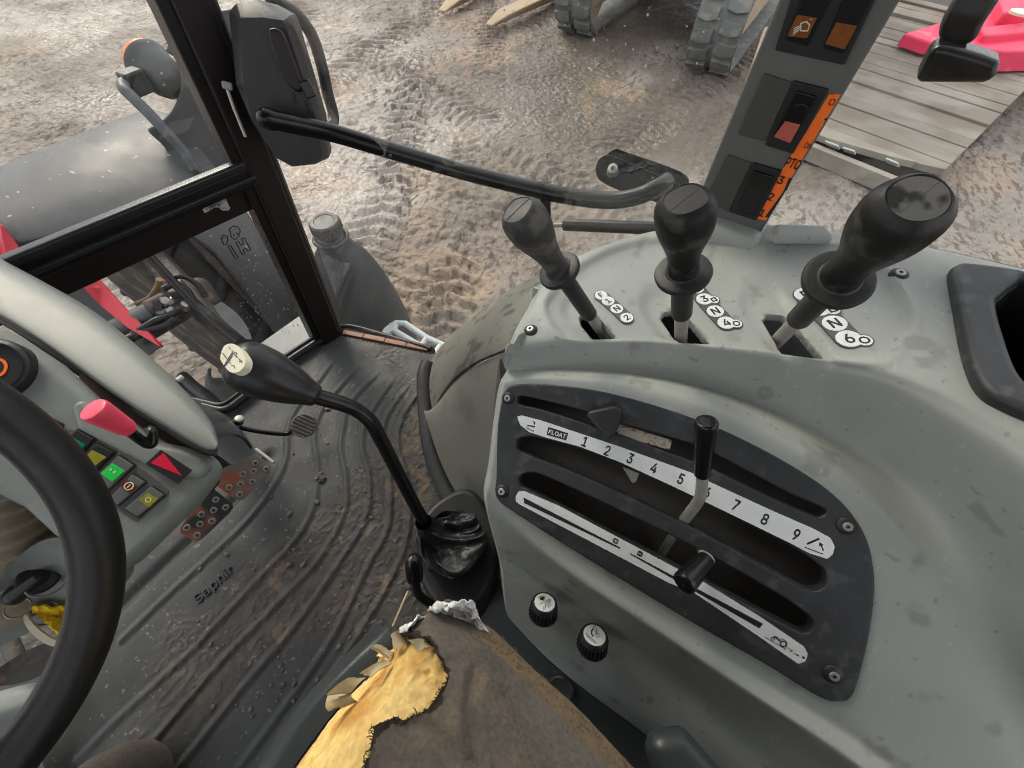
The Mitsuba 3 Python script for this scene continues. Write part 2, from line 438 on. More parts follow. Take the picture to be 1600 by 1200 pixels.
pr('m_shred', lambda p, n, uv: mix((0.5, 0.42, 0.25), (0.34, 0.27, 0.15), f3(p, 60, 3)), 0.8)
scene['m_film'] = {'type': 'twosided', 'bsdf': {'type': 'principled', 'base_color': {'type': 'rgb', 'value': [0.62, 0.62, 0.58]}, 'roughness': 0.25, 'specular': 0.6}}
pr('m_boot_beige', lambda p, n, uv: mix((0.45, 0.41, 0.31), (0.32, 0.285, 0.21), f3(p, 30, 3)), 0.65)
pr('m_yellow', (0.72, 0.48, 0.01), 0.6)
pr('m_pedal', lambda p, n, uv: mix(mix((0.19, 0.155, 0.125), (0.1, 0.085, 0.072), f3(p, 70, 3)), (0.26, 0.075, 0.04), sm(0.42, 0.58, f3(p, 26, 3))), 0.55, bump=(grain(300), 0.0004, 4e-4))
pr('m_pedal_rubber', lambda p, n, uv: mix((0.1, 0.092, 0.085), (0.17, 0.155, 0.14), f3(p, 60, 3)), 0.6)
pr('m_sill', lambda p, n, uv: mix((0.2, 0.07, 0.045), (0.3, 0.17, 0.12), f3(p, 40, 3)), 0.6)


def mud_col(p, n, uv):
    w = f3(p, 0.7, 4)
    c = mix((0.125, 0.102, 0.08), (0.20, 0.168, 0.136), f3(p, 2.2, 4))
    c = mix(c, (0.285, 0.252, 0.218), sm(0.46, 0.6, w))
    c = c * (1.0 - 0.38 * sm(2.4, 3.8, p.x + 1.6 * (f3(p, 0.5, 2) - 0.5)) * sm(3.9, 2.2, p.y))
    c = mix(c, (0.27, 0.195, 0.132), sm(0.54, 0.68, f3(p, 1.3, 3)) * 0.6)
    wx = p.x + 0.10 * mikit.fbm(p.x * 5, p.y * 5, 1.0, 2)
    wy = p.y + 0.10 * mikit.fbm(p.x * 5, p.y * 5, 7.0, 2)
    streak = mikit.fbm(wx * 16 + wy * 5, wy * 34 - wx * 8, 0.0, 4)
    c = mix(c, (0.085, 0.068, 0.056), sm(0.54, 0.66, streak) * 0.85 * sm(0.3, 0.5, f3(p, 1.7, 3)))
    c = mix(c, (0.07, 0.058, 0.05), sm(0.66, 0.78, f3(p, 40, 3)) * 0.55)
    return mix(c, (0.42, 0.39, 0.36), sm(0.66, 0.78, f3(p, 60, 2)) * 0.18)


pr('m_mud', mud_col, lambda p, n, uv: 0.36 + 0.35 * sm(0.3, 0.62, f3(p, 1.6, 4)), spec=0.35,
   bump=(lambda p, n, uv: mikit.fbm(p.x * 30, p.y * 30, p.z * 30, 4) + 0.5 * (1 - dr.abs(2 * mikit.fbm(p.x * 12, p.y * 12, 0.0, 2) - 1)), 0.03, 4e-3))
pr('m_tank', lambda p, n, uv: mix((0.035, 0.037, 0.037), (0.062, 0.064, 0.062), f3(p, 9, 4)), lambda p, n, uv: 0.4 + 0.2 * f3(p, 25, 2), bump=(grain(250), 0.0003, 1e-3))
pr('m_fender', lambda p, n, uv: mix(mix((0.045, 0.046, 0.047), (0.072, 0.073, 0.073), f3(p, 7, 4) * (0.55 + 0.9 * mikit.fbm(p.x * 75, p.y * 5, p.z * 5, 3))), (0.3, 0.28, 0.26), sm(0.88, 0.92, n3(p, 75)) * 0.7), lambda p, n, uv: 0.34 + 0.25 * f3(p, 12, 3), spec=0.3,
   bump=(lambda p, n, uv: f3(p, 14, 3), 0.002, 1e-3))
pr('m_tyre', lambda p, n, uv: mix((0.014, 0.0135, 0.013), (0.06, 0.051, 0.043), sm(0.4, 0.7, f3(p, 14, 4))), 0.65)
pr('m_grime', lambda p, n, uv: mix(mix((0.012, 0.011, 0.010), (0.05, 0.042, 0.036), f3(p, 24, 4)), (0.14, 0.06, 0.035), sm(0.62, 0.74, f3(p, 60, 3)) * 0.5), 0.6, bump=(grain(160), 0.0008, 1e-3))
pr('m_rim', (0.42, 0.42, 0.4), 0.4)
pr('m_track', lambda p, n, uv: mix(mix((0.085, 0.092, 0.09), (0.13, 0.135, 0.128), f3(p, 6, 3)), (0.20, 0.185, 0.145), sm(0.5, 0.72, f3(p, 14, 4)) * 0.6), 0.6)
pr('m_trackframe', lambda p, n, uv: mix((0.36, 0.29, 0.2), (0.26, 0.2, 0.14), f3(p, 4, 4)), 0.6)
pr('m_under', lambda p, n, uv: mix((0.03, 0.026, 0.024), (0.06, 0.05, 0.042), f3(p, 4, 3)), 0.7)
pr('m_wood', lambda p, n, uv: mix(mix((0.165, 0.148, 0.12), (0.245, 0.226, 0.19), mikit.fbm(p.x * 14, p.y * 3, p.z * 9, 4)), (0.12, 0.095, 0.07), sm(0.42, 0.7, f3(p, 2.5, 4)) * 0.7), 0.75,
   bump=(lambda p, n, uv: mikit.fbm(p.x * 60, p.y * 6, p.z * 30, 3), 0.004, 2e-3))
for _k, _s in (('m_wood2', .85), ('m_wood3', 1.12)):
    pr(_k, (lambda s_: lambda p, n, uv: mix(mix((0.165 * s_, 0.148 * s_, 0.12 * s_), (0.245 * s_, 0.226 * s_, 0.19 * s_), mikit.fbm(p.x * 13 + 5, p.y * 3.4, p.z * 9, 4)), (0.12, 0.095, 0.07), sm(0.42, 0.7, f3(p, 2.5, 4)) * 0.7))(_s), 0.75)
pr('m_seat_edge', lambda p, n, uv: mix((0.10, 0.077, 0.053), (0.18, 0.128, 0.074), f3(p, 60, 4)) * (0.7 + 0.6 * f3(p, 420, 2)), 0.9, spec=0.2, bump=(grain(700), 0.0006, 3e-4))
pr('m_timber', lambda p, n, uv: mix((0.33, 0.25, 0.16), (0.24, 0.18, 0.12), f3(p, 5, 4)), 0.75)
pr('m_headliner', (0.09, 0.088, 0.082), 0.9)
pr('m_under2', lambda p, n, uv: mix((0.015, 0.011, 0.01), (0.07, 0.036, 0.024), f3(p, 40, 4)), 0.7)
pr('m_roof', (0.5, 0.5, 0.48), 0.6)
pr('m_silver', lambda p, n, uv: mix((0.7, 0.72, 0.71), (0.3, 0.31, 0.31), sm(0.4, 0.6, f3(p, 130, 3))), 0.3, metallic=0.5)
pr('m_hose', (0.2, 0.14, 0.07), 0.6)
pr('m_step', (0.42, 0.46, 0.45), 0.45)
scene['m_glass'] = {'type': 'thindielectric', 'int_ior': 1.5}

# ---------------------------------------------------------------- the yard
def axis_coords(lo, hi, step, far):
    mid = np.arange(lo, hi + step / 2, step)
    g = [step]
    while sum(g) < far:
        g.append(g[-1] * 1.25)
    out = np.cumsum(g)
    return np.concatenate([lo - out[::-1], mid, hi + out])


def ridged(p, o=3, seed=0):
    return 1 - np.abs(2 * meshkit.fbm(p, o, seed) - 1)


def yard_height(X, Y):
    P = np.stack([X, Y, 0 * X], -1)
    h = 0.10 * (meshkit.fbm(P * 0.55, 3, 1) - 0.5) + 0.05 * (meshkit.fbm(P * 2.3, 3, 2) - 0.5)
    rough = np.clip((meshkit.fbm(P * 0.9 + 3, 3, 5) - 0.40) * 4, 0.10, 0.9)
    h += rough * (0.045 * (ridged(P * 4.2, 3, 3) - 0.6) + 0.03 * (ridged(P * 9, 2, 9) - 0.6))
    # tread prints of tyres and crawlers: (point, direction, half width, bar pitch)
    for (px, py), (dx, dy), w, pitch, ph in (((3.1, 3.0), (0.9, 0.55), 0.22, 0.13, 0), ((3.6, 2.5), (0.9, 0.5), 0.2, 0.12, 1), ((4.6, 4.4), (1, 0.15), 0.28, 0.15, 2), ((2.2, 4.2), (0.6, 0.8), 0.25, 0.16, 3),
                                             ((4.2, 1.0), (1, -0.15), 0.25, 0.14, 4), ((2.6, 0.3), (0.35, 1), 0.22, 0.12, 5), ((1.2, 4.5), (0.9, -0.25), 0.26, 0.15, 6)):
        d = unit(V(dx, dy))
        wob = 0.12 * (meshkit.noise(np.stack([X * 0.8, Y * 0.8, 0 * X + ph], -1)) - 0.5)
        s = (X - px) * d[0] + (Y - py) * d[1]
        t = -(X - px) * d[1] + (Y - py) * d[0] + wob
        m = np.clip((w - np.abs(t)) / 0.05, 0, 1) * np.clip(meshkit.fbm(np.stack([X, Y, 0 * X + ph], -1) * 1.1, 2, 11) * 3 - 0.9, 0, 1)
        bars = np.clip(np.sin((s + 0.5 * np.abs(t)) * 2 * np.pi / pitch) * 2.2, -1, 1)
        h += m * (0.017 * bars - 0.016)
    fade = np.clip((14 - np.hypot(X - 3, Y - 2)) / 6, 0, 1)
    return GZ + h * fade


gx, gy = axis_coords(0.2, 8.2, 0.022, 900.0), axis_coords(-3.2, 6.6, 0.022, 900.0)
X, Y = np.meshgrid(gx, gy, indexing='ij')
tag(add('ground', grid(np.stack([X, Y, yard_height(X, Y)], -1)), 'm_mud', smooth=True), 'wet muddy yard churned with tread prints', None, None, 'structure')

# ---------------------------------------------------------------- cab floor with the ribbed rubber mat
ribs_px = [
    [(524, 560), (495, 599), (464, 637), (450, 669), (446, 720), (424, 765), (385, 815), (330, 868), (262, 930), (190, 1000)],
    [(563, 570), (524, 613), (499, 648), (491, 685), (496, 730), (490, 790), (462, 843), (395, 915), (315, 1001), (250, 1063), (178, 1130), (120, 1190)],
    [(592, 581), (547, 630), (536, 668), (532, 702), (540, 745), (538, 800), (500, 872), (430, 947), (352, 1027), (285, 1105), (225, 1175)],
    [(616, 591), (590, 628), (570, 664), (566, 702), (577, 745), (572, 808), (530, 880), (455, 985), (375, 1080), (280, 1200)],
    [(640, 600), (608, 644), (597, 682), (606, 722), (610, 765), (606, 825), (575, 885), (517, 1000), (430, 1125), (370, 1205)],
    [(659, 607), (630, 651), (621, 691), (632, 735), (640, 780), (634, 850), (600, 925), (530, 1040), (460, 1150), (420, 1215)],
]
fl_x, fl_y = np.arange(-0.62, 0.47, 0.0035), np.arange(-0.55, 0.83, 0.0035)
X, Y = np.meshgrid(fl_x, fl_y, indexing='ij')
H = np.zeros_like(X)
PTS = shapely.points(X, Y)
for r in ribs_px:
    line = LineString(cr([at(u, v, z=0.0)[:2] for u, v in r], 10))
    d = shapely.distance(PTS, line)
    s = shapely.line_locate_point(line, PTS)
    H += (0.0034 / (1 + (d / 0.0046) ** 6) - 0.0008 * np.exp(-((d - 0.010) / 0.004) ** 2)) * np.clip(s / 0.03, 0, 1)
step_line = LineString([at(u, v, z=0.0)[:2] for u, v in ((150, 985), (205, 930), (270, 868), (335, 812), (392, 752), (420, 712))])
d = shapely.distance(PTS, step_line)
H -= 0.010 * np.exp(-(d / 0.010) ** 2)
front = [at(u, v, z=0.0)[:2] for u, v in ((340, 642), (500, 533), (528, 524), (672, 553))]
edge = Polygon([front[0], front[1], front[2], front[3], (0.44, 0.46), (0.44, -0.55), (-0.62, -0.55), (-0.62, 0.88), front[0] + V(-0.3, 0.065)])
keep = shapely.contains(edge.buffer(0.002), PTS)
mesh = grid(np.stack([X, Y, H], -1), False)
if mesh.face_normals[:, 2].mean() < 0:
    mesh.invert()
mesh.update_faces(keep.ravel()[mesh.faces].all(1))
mesh.remove_unreferenced_vertices()
tag(add('floor', mesh, 'm_mat', smooth=True), 'black ribbed rubber floor mat smeared with dried mud', None, None, 'structure')
FZ = Fr((0, 0, 0), (0, 0, 1), (1, 0, 0))
add('base', plate(edge.buffer(-0.003), FZ, -0.05, -0.012), 'm_dark', 'floor')
# raised badge lettering on the mat: cursive letters, worn
bo, be = at(296, 948, z=0.0)[:2], at(372, 880, z=0.0)[:2]
bang = math.atan2(be[1] - bo[1], be[0] - bo[0])
tag(add('lettering', text('Saphir', 0.017, FZ, (bo + be) / 2, bang, 0.0005, 0.003, sx=1.0), 'm_mat', 'floor'), 'worn raised lettering moulded into the mat')

# grit and dried mud clods lying on the mat
clods = []
for i in range(230):
    u, v = rng.uniform(300, 640), rng.uniform(580, 1180)
    p = at(u, v, z=0.001)
    if not (-0.3 < p[0] < 0.3 and -0.1 < p[1] < 0.62) or rng.uniform() > 1.25 - abs((u - 330) * .9 + (v - 900) * .55 - 130) / 260:
        continue
    s_ = rng.choice([.0012, .0018, .0028, .0045], p=[.42, .34, .18, .06])
    m_ = trimesh.creation.icosphere(subdivisions=1)
    m_.vertices = m_.vertices * (rng.uniform(.6, 1.4, 3) * V(1, 1, .6) * s_) * (0.7 + .6 * meshkit.noise(m_.vertices * 2 + i)[:, None]) + p + V(0, 0, s_ * .3)
    clods.append(m_)
for c_ in ((500, 742), (503, 748), (497, 745)):
    m_ = trimesh.creation.icosphere(subdivisions=2)
    m_.vertices = m_.vertices * V(.007, .005, .004) * (0.5 + meshkit.noise(m_.vertices * 2 + c_[0])[:, None]) + at(*c_, z=.004)
    clods.append(m_)
tag(add('mud_clod', cat(*clods), 'm_clod', 'floor', smooth=False), 'small dried mud crumbs on the mat', None, None, 'stuff')
pr('m_clod', lambda p, n, uv: mix((0.07, 0.055, 0.042), (0.2, 0.165, 0.125), f3(p, 60, 2)), 0.8)

# rusty segmented sill strip
a, b = at(534, 523, z=0.0), at(668, 550, z=0.0)
dirv = unit(b - a)
fs = Fr(a, (0, 0, 1), dirv)
t = thing('door_sill', 'rusty red strip of short plates along the floor edge beneath the right side window', 'sill')
add('rail', plate(Polygon([(-0.05, -0.004), (0.24, -0.004), (0.24, 0.02), (-0.05, 0.02)]), fs, -0.03, 0.0, 0.001), 'm_dark', t)
L = np.linalg.norm(b - a)
for k in range(4):
    s0, s1 = L * k / 4 + 0.001, L * (k + 1) / 4 - 0.0012
    add('plate', plate(Polygon([(s0, 0.001), (s1, 0.001), (s1, 0.014), (s0, 0.014)]), fs, 0.0005, 0.0042 + 0.0006 * (k % 2), 0.001), 'm_sill', t)

# ---------------------------------------------------------------- cab frame
WF = plane((-0.23, -1, 0), (0.33, 0.735, 0))                      # front wall of the cab
PA, PB, PC = V(0.333, 0.742, 0.0), V(0.387, 0.728, 0.63), V(0.60, -0.02, 0.46)
cab = thing('cab_frame', 'black cab frame with a leaning corner post and window rail at the front', 'cab frame')
top = at(290, 0, pl=WF)
ext = unit(top - PA)
wn = WF[0]
fA = Fr((PA + top) / 2, -wn, ext)
Lp = 1.75
# corner post: a box section with rubber channels on both sides
post_c = PA + ext * (Lp / 2 - 0.03)
side = np.cross(ext, wn)
side = unit(side if side[0] > 0 else -side)


def bar(c0, c1, w, d, wdir, ddir, r=0.003):
    """A bar from c0 to c1, w wide along wdir and d deep along ddir."""
    return hull([c + wdir * (w / 2 - r) * i + ddir * (d / 2 - r) * j for c in (np.asarray(c0, float), np.asarray(c1, float)) for i in (-1, 1) for j in (-1, 1)], r)


pe = PA + ext * Lp
add('corner_post', bar(PA - ext * 0.03, pe, 0.046, 0.05, side, wn, 0.006), 'm_frame_red', cab)
add('post_channel', bar(PA - side * 0.027 - wn * 0.006, pe - side * 0.027 - wn * 0.006, 0.022, 0.044, side, wn, 0.004), 'm_frame', cab)
add('post_seal', bar(PA + side * 0.026 + wn * 0.012, pe + side * 0.026 + wn * 0.012, 0.010, 0.016, side, wn, 0.004), 'm_seal', cab)
add('post_seal', bar(PA + side * 0.034 - wn * 0.004, pe + side * 0.034 - wn * 0.004, 0.008, 0.014, side, wn, 0.003), 'm_seal', cab)
# front rail between the two front panes
r0, r1 = at(-260, 500, pl=WF), at(398, 288, pl=WF)
zr = 0.415
r0[2] = r1[2] = zr
rd = unit(r1 - r0)
add('window_rail', bar(r0, r1 + rd * 0.02, 0.034, 0.036, V(0, 0, 1), wn, 0.006), 'm_frame', cab)
add('rail_lip', bar(r0 + V(0, 0, 0.019) - wn * -0.010, r1 + V(0, 0, 0.019) + wn * 0.010, 0.014, 0.020, V(0, 0, 1), wn, 0.005), 'm_seal', cab)
add('rail_seal', bar(r0 + V(0, 0, -0.001) + wn * 0.02, r1 + V(0, 0, -0.001) + wn * 0.02, 0.008, 0.008, V(0, 0, 1), wn, 0.003), 'm_seal', cab)
add('rail_web', bar(r0 + V(0, 0, -0.035) - wn * 0.006, r1 + V(0, 0, -0.035) - wn * 0.006, 0.046, 0.016, V(0, 0, 1), wn, 0.003), 'm_frame_red', cab)
# lower pane rubber channel along the floor
lo = [at(u, v, z=0.012) for u, v in ((502, 530), (440, 572), (380, 622), (352, 640), (325, 636), (300, 632), (262, 640))]
add('floor_seal', tube(cr(lo, 6), 0.0095, 10), 'm_seal', cab)
add('floor_channel', tube(cr([p + V(0.004, 0.012, 0.004) for p in lo], 6), 0.007, 10), 'm_frame', cab)
# side sill under the right window and the rear post behind the console
sl = [PA + V(0.018, 0, 0.004), V(0.43, 0.50, 0.01)]
add('side_seal', tube(cr([PA + side * 0.03 + V(0, 0, 0.05), PA + side * 0.034 + V(0, 0, 0.012), PA + side * 0.05 + V(0.01, -0.04, 0.003), V(0.43, 0.49, 0.003)], 8), 0.006, 10), 'm_frame', cab)
# roof, rear and left side of the cab, mostly behind the viewer
hdr = 1.42
add('roof', plate(Polygon([(-0.98, -0.85), (0.62, -0.85), (0.62, 0.1), (0.46, 0.86), (-0.82, 0.86), (-0.98, 0.1)]), Fr((0, 0, hdr), (0, 0, 1), (1, 0, 0)), 0.0, 0.09, 0.03), 'm_roof', cab)
add('headliner', plate(Polygon([(-0.92, -0.78), (0.56, -0.78), (0.56, 0.08), (0.42, 0.78), (-0.78, 0.78), (-0.92, 0.08)]), Fr((0, 0, hdr - 0.03), (0, 0, 1), (1, 0, 0)), 0.0, 0.028, 0.004), 'm_headliner', cab)
for (x, y, x2, y2) in ((-0.94, 0.02, -0.96, 0.02), (-0.80, 0.80, -0.84, 0.78), (-0.90, -0.75, -0.9, -0.78), (0.62, -0.78, 0.6, -0.8)):
    add('post', bar(V(x, y, -0.02), V(x2, y2, hdr + 0.02), 0.06, 0.06, V(1, 0, 0), V(0, 1, 0), 0.008), 'm_frame', cab)
add('left_wall', bar(V(-0.94, -0.05, 0.14), V(-0.94, 0.75, 0.14), 0.32, 0.03, V(0, 0, 1), V(1, 0, 0), 0.006), 'm_frame', cab)
add('unseen_left_fender', hull([V(x, y, z) for x in (-0.92, -0.62) for y in (-0.76, -0.12) for z in (0.05, 0.5)], 0.03), 'm_housing', cab)  # out of view, put in to cut light from the left rear
add('rear_wall', bar(V(-0.9, -0.82, 0.18), V(0.62, -0.82, 0.18), 0.46, 0.04, V(0, 0, 1), V(0, 1, 0), 0.006), 'm_frame', cab)

hd = 0.16
for a_, b_ in ((V(-0.95, -0.8, hdr - hd / 2), V(-0.95, 0.08, hdr - hd / 2)), (V(-0.95, 0.08, hdr - hd / 2), V(-0.80, 0.82, hdr - hd / 2)), (V(-0.92, -0.82, hdr - .03), V(0.62, -0.82, hdr - .03)), (V(0.63, -0.8, hdr - .05), V(0.63, 0.05, hdr - .05)), (V(-0.8, 0.83, hdr - .04), V(0.44, 0.83, hdr - .04))):
    add('unseen_roof_rail', bar(a_, b_, 0.06 if abs(a_[2] - hdr) < .07 else hd, 0.06, V(0, 0, 1), unit(np.cross(b_ - a_, V(0, 0, 1))), 0.01), 'm_frame', cab)  # unseen header rails, added to cut sky light, deepest on the left
add('unseen_left_tyre', lathe((-1.52, -0.36, -0.22), (1, 0, 0), [(0, .42), (0, .55), (.02, .74), (.06, .83), (.26, .86), (.46, .83), (.50, .74), (.52, .55), (.52, .42)], 64), 'm_tyre', cab, smooth=50)  # unseen tyre, added to block low light from the left rear
add('unseen_left_rim', lathe((-1.44, -0.36, -0.22), (1, 0, 0), [(0, .02), (.1, .40), (.36, .44), (.36, .02)], 40), 'm_redpaint', cab)  # unseen rim of the added tyre

# panes
def pane(name, pts, label):
    P = np.asarray(pts, float)
    m = trimesh.Trimesh(P, [[0, i, i + 1] for i in range(1, len(P) - 1)], process=False)
    return single(name, m, 'm_glass', label, 'window', smooth=False)


fw = lambda x, z: np.array([x, 0.735 + 0.23 * (0.33 - x) + 0.006, z])
pane('glass_pane', [fw(-0.55, 0.44), fw(0.345, 0.44), fw(0.42, hdr), fw(-0.55, hdr)], 'clear upper front pane above the black window rail')
lp = pane('glass_pane', [fw(-0.1, 0.012), fw(0.31, 0.012), fw(0.343, 0.40), fw(-0.1, 0.40)], 'clear lower front pane below the window rail, printed with small lever diagrams')
sw = PC - PA
pane('glass_pane', [PA + V(0.022, -0.03, 0.01), V(0.44, 0.48, 0.01), V(0.505, 0.24, 0.31), V(0.57, 0.03, 0.45), V(0.625, 0.03, hdr), PA + ext * 1.45 + V(0.022, -0.03, 0)], 'large clear right side pane between the corner post and the grey switch post')
pane('glass_pane', [V(0.60, -0.05, 0.47), V(0.62, -0.78, 0.56), V(0.66, -0.78, hdr), V(0.64, -0.05, hdr)], 'clear pane behind the grey switch post, above the right end of the console')
# lever diagrams printed on the lower pane
fg = Fr(fw(0.25, 0.3), wn * (1 if wn[1] < 0 else -1), (1, -0.23, 0))


def outline(px, w, fr, h=0.0008, closed=True):
    l2 = fr.px(px)
    g = LineString(np.vstack([l2, l2[:1]]) if closed else l2).buffer(w / 2)
    return flat(g, fr, h)


O = lambda pts: [(200 + x / 5, 240 + y / 5) for x, y in pts]
dia = [outline(O([(725, 660), (745, 635), (775, 645), (778, 680), (765, 710), (745, 710), (738, 690)]), 0.0017, fg),
       outline(O([(790, 590), (815, 565), (855, 570), (875, 600), (862, 650), (830, 670), (805, 650)]), 0.0017, fg),
       outline(O([(780, 720), (798, 712), (858, 812), (835, 820)]), 0.0017, fg),
       outline(O([(840, 690), (862, 685), (880, 715), (900, 700), (885, 660), (905, 655), (955, 745), (935, 760), (915, 735), (897, 748), (910, 780), (890, 790)]), 0.0017, fg),
       outline(O([(822, 628), (828, 642)]), 0.002, fg, closed=False), outline(O([(848, 615), (856, 632)]), 0.002, fg, closed=False),
       outline(O([(740, 662), (756, 655)]), 0.0012, fg, closed=False), outline(O([(800, 608), (815, 600)]), 0.0012, fg, closed=False), outline(O([(830, 592), (845, 588)]), 0.0012, fg, closed=False),
       outline(O([(800, 755), (815, 748)]), 0.001, fg, closed=False), outline(O([(820, 785), (836, 778)]), 0.001, fg, closed=False)]
tag(add('lever_diagram', cat(*dia), 'm_print', lp), 'small black outline diagrams of shift levers printed on the pane')
# rain drops and dirt specks on the lower pane
drops = []
for k in range(170):
    u, v = rng.uniform(370, 470), rng.uniform(318, 520)
    p = at(u, v, pl=(fg.n, fg.pl[1])) + fg.n * 0.0004
    s = rng.uniform(0.0006, 0.0016)
    d_ = trimesh.creation.icosphere(subdivisions=1, radius=1.0)
    d_.apply_scale([s, 0.4 * s, s * rng.uniform(1, 1.8)])
    d_.apply_translation(p)
    drops.append(d_)
tag(add('water_drop', cat(*drops), 'm_drop', lp), 'tiny rain drops beaded on the pane', None, None, 'stuff')
scene['m_drop'] = {'type': 'twosided', 'bsdf': {'type': 'principled', 'base_color': {'type': 'rgb', 'value': [0.3, 0.32, 0.32]}, 'roughness': 0.15}}

# dried splashes on the side pane
side_pl = plane(np.cross(PA + ext * 1.45 + V(0.022, -0.03, 0) - (PA + V(0.022, -0.03, 0.01)), V(0.625, 0.03, hdr) - (PA + V(0.022, -0.03, 0.01))), PA + V(0.022, -0.03, 0.01))
spl_ = []
for k in range(130):
    u, v = rng.normal(840, 150), rng.normal(120, 75)
    if not (500 < u < 1150 and 2 < v < 330):
        continue
    c_ = at(u, v, pl=side_pl) - unit(ray(u, v)) * .004
    s_ = rng.choice([.0006, .0009, .0014], p=[.6, .3, .1])
    d_ = trimesh.creation.icosphere(subdivisions=1)
    d_.vertices = d_.vertices * V(.35 * s_, s_, s_ * rng.uniform(.8, 1.6)) + c_
    spl_.append(d_)
tag(add('dried_splash', cat(*spl_), 'm_splash', 'glass_pane_002'), 'tiny pale dried splashes on the side pane', None, None, 'stuff')
pr('m_splash', (0.5, 0.49, 0.46), 0.7)

# torn silver warning sticker on the rail
fst = Fr(at(342, 326, pl=(wn, WF[1])) - (-wn if wn[1] > 0 else wn) * 0, -wn if (-wn) @ (CAM - PA) > 0 else wn, (1, -0.23, 0))
off = 0.0035
so = Fr(fst.o + fst.n * off, fst.n, fst.x)
st = thing('warning_sticker', 'torn crumpled silver sticker with black lettering stuck to the black window rail', 'sticker')
S = lambda pts: so.px([(297 + x / 17.5, 292 + y / 17.5) for x, y in pts])
pts = S([(215, 415), (470, 300), (960, 290), (1040, 480), (1100, 560), (1060, 640), (900, 650), (760, 560), (640, 580), (400, 715)])
nst = [(x_, y_) for x_, y_ in pts]
v2, f2 = trimesh.creation.triangulate_polygon(Polygon(pts), triangle_args='pq30a0.000004', engine='earcut')
m = plate(Polygon(pts), so, 0.0, 0.0006)
add('foil', m, 'm_silver', st)
tu = S([(330, 460), (1000, 350)])
ta = math.atan2(*(S([(700, 400)])[0] - S([(330, 470)])[0])[::-1])
add('lettering', cat(text('AUTOMATIC', 0.006, so, S([(620, 400)])[0], ta, 0.0009), text('POWER', 0.006, so, S([(560, 545)])[0], ta, 0.0009)), 'm_print', st)

# ---------------------------------------------------------------- side console on the right
QB, QC, QA = 0.746, 0.06, 0.209                                   # quadrant plane z = QA + QB x + QC y
QP = plane((-QB, -QC, 1), (0, 0, QA))
fq = Fr(at(800, 690, pl=QP), QP[0], at(1300, 850, pl=QP) - at(800, 640, pl=QP))
con = thing('side_console', 'grey green moulded side console with three lever slots and a black slotted panel', 'console')


def P3(u, v, z):
    return at(u, v, pl=(QP[0], QP[1] + z[1])) if isinstance(z, tuple) else at(u, v, z=z)


q = ('q', -0.0035)
rows = [
    [(845, 447, .415), (900, 405, .42), (985, 372, .43), (1110, 351, .445), (1250, 358, .465), (1400, 378, .488), (1600, 421, .515), (1800, 470, .54)],
    [(838, 470, .418), (889, 425, .424), (985, 388, .434), (1112, 372, .449), (1253, 379, .469), (1408, 402, .491), (1605, 446, .518), (1800, 510, .543)],
    [(815, 512, .418), (872, 478, .425), (985, 462, .436), (1122, 462, .450), (1266, 478, .469), (1420, 510, .491), (1620, 570, .518), (1800, 650, .543)],
    [(803, 543, .414), (860, 528, .4215), (990, 522, .434), (1130, 532, .449), (1270, 553, .467), (1402, 582, .488), (1585, 660, .512), (1790, 780, .535)],
    [(800, 553, .409), (857, 540, .4165), (988, 535, .429), (1128, 546, .444), (1266, 570, .461), (1398, 603, .480), (1570, 700, .502), (1780, 840, .522)],
    [(794, 582, .3865), (860, 575, .390), (990, 582, .393), (1127, 612, .396), (1262, 668, .400), (1397, 748, .404), (1546, 880, .410), (1705, 1050, .414)],
    [(790, 596, q), (868, 590, q), (992, 603, q), (1124, 640, q), (1264, 708, q), (1400, 806, q), (1525, 980, q), (1650, 1180, q)],
    [(784, 617, q), (860, 625, q), (980, 658, q), (1110, 706, q), (1245, 780, q), (1380, 880, q), (1490, 1050, q), (1600, 1240, q)],
    [(767, 745, q), (842, 795, q), (945, 862, q), (1065, 938, q), (1190, 1020, q), (1315, 1105, q), (1415, 1190, q), (1530, 1320, q)],
    [(762, 768, q), (832, 828, q), (930, 899, q), (1050, 976, q), (1172, 1056, q), (1296, 1134, q), (1402, 1212, q), (1510, 1340, q)],
    [(761, 787, .285), (826, 846, .282), (920, 916, .279), (1038, 992, .276), (1162, 1074, .274), (1286, 1154, .272), (1392, 1236, .27), (1500, 1365, .27)],
    [(766, 815, .262), (822, 868, .258), (906, 930, .254), (1016, 1004, .25), (1138, 1090, .248), (1262, 1178, .246), (1376, 1268, .245), (1490, 1395, .245)],
    [(780, 868, .235), (832, 902, .228), (900, 948, .222), (990, 1012, .217), (1095, 1096, .215), (1215, 1200, .213), (1350, 1310, .212), (1470, 1440, .212)],
    [(785, 890, .225), (830, 928, .216), (888, 974, .208), (970, 1040, .20), (1068, 1122, .196), (1185, 1225, .194), (1320, 1345, .193), (1440, 1470, .192)],
    [(789, 928, .200), (828, 972, .190), (878, 1022, .180), (952, 1084, .170), (1045, 1156, .164), (1160, 1255, .160), (1290, 1375, .16), (1410, 1500, .16)],
    [(793, 958, .165), (828, 1000, .155), (872, 1044, .145), (940, 1098, .135), (1028, 1164, .128), (1135, 1265, .125), (1262, 1390, .125), (1390, 1520, .125)],
    [(806, 985, .10), (838, 1020, .09), (880, 1060, .08), (945, 1110, .07), (1030, 1175, .06), (1135, 1275, .055), (1262, 1400, .055), (1390, 1530, .055)],
]
rows = [r if i < 10 else [(u, v, .28 - (.28 - z) * 1.42) for u, v, z in r] for i, r in enumerate(rows)]   # lower face steepened under the lip so it sees less sky and darkens
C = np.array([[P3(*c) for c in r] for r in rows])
S = spl(C, 9, 26, ku='p')
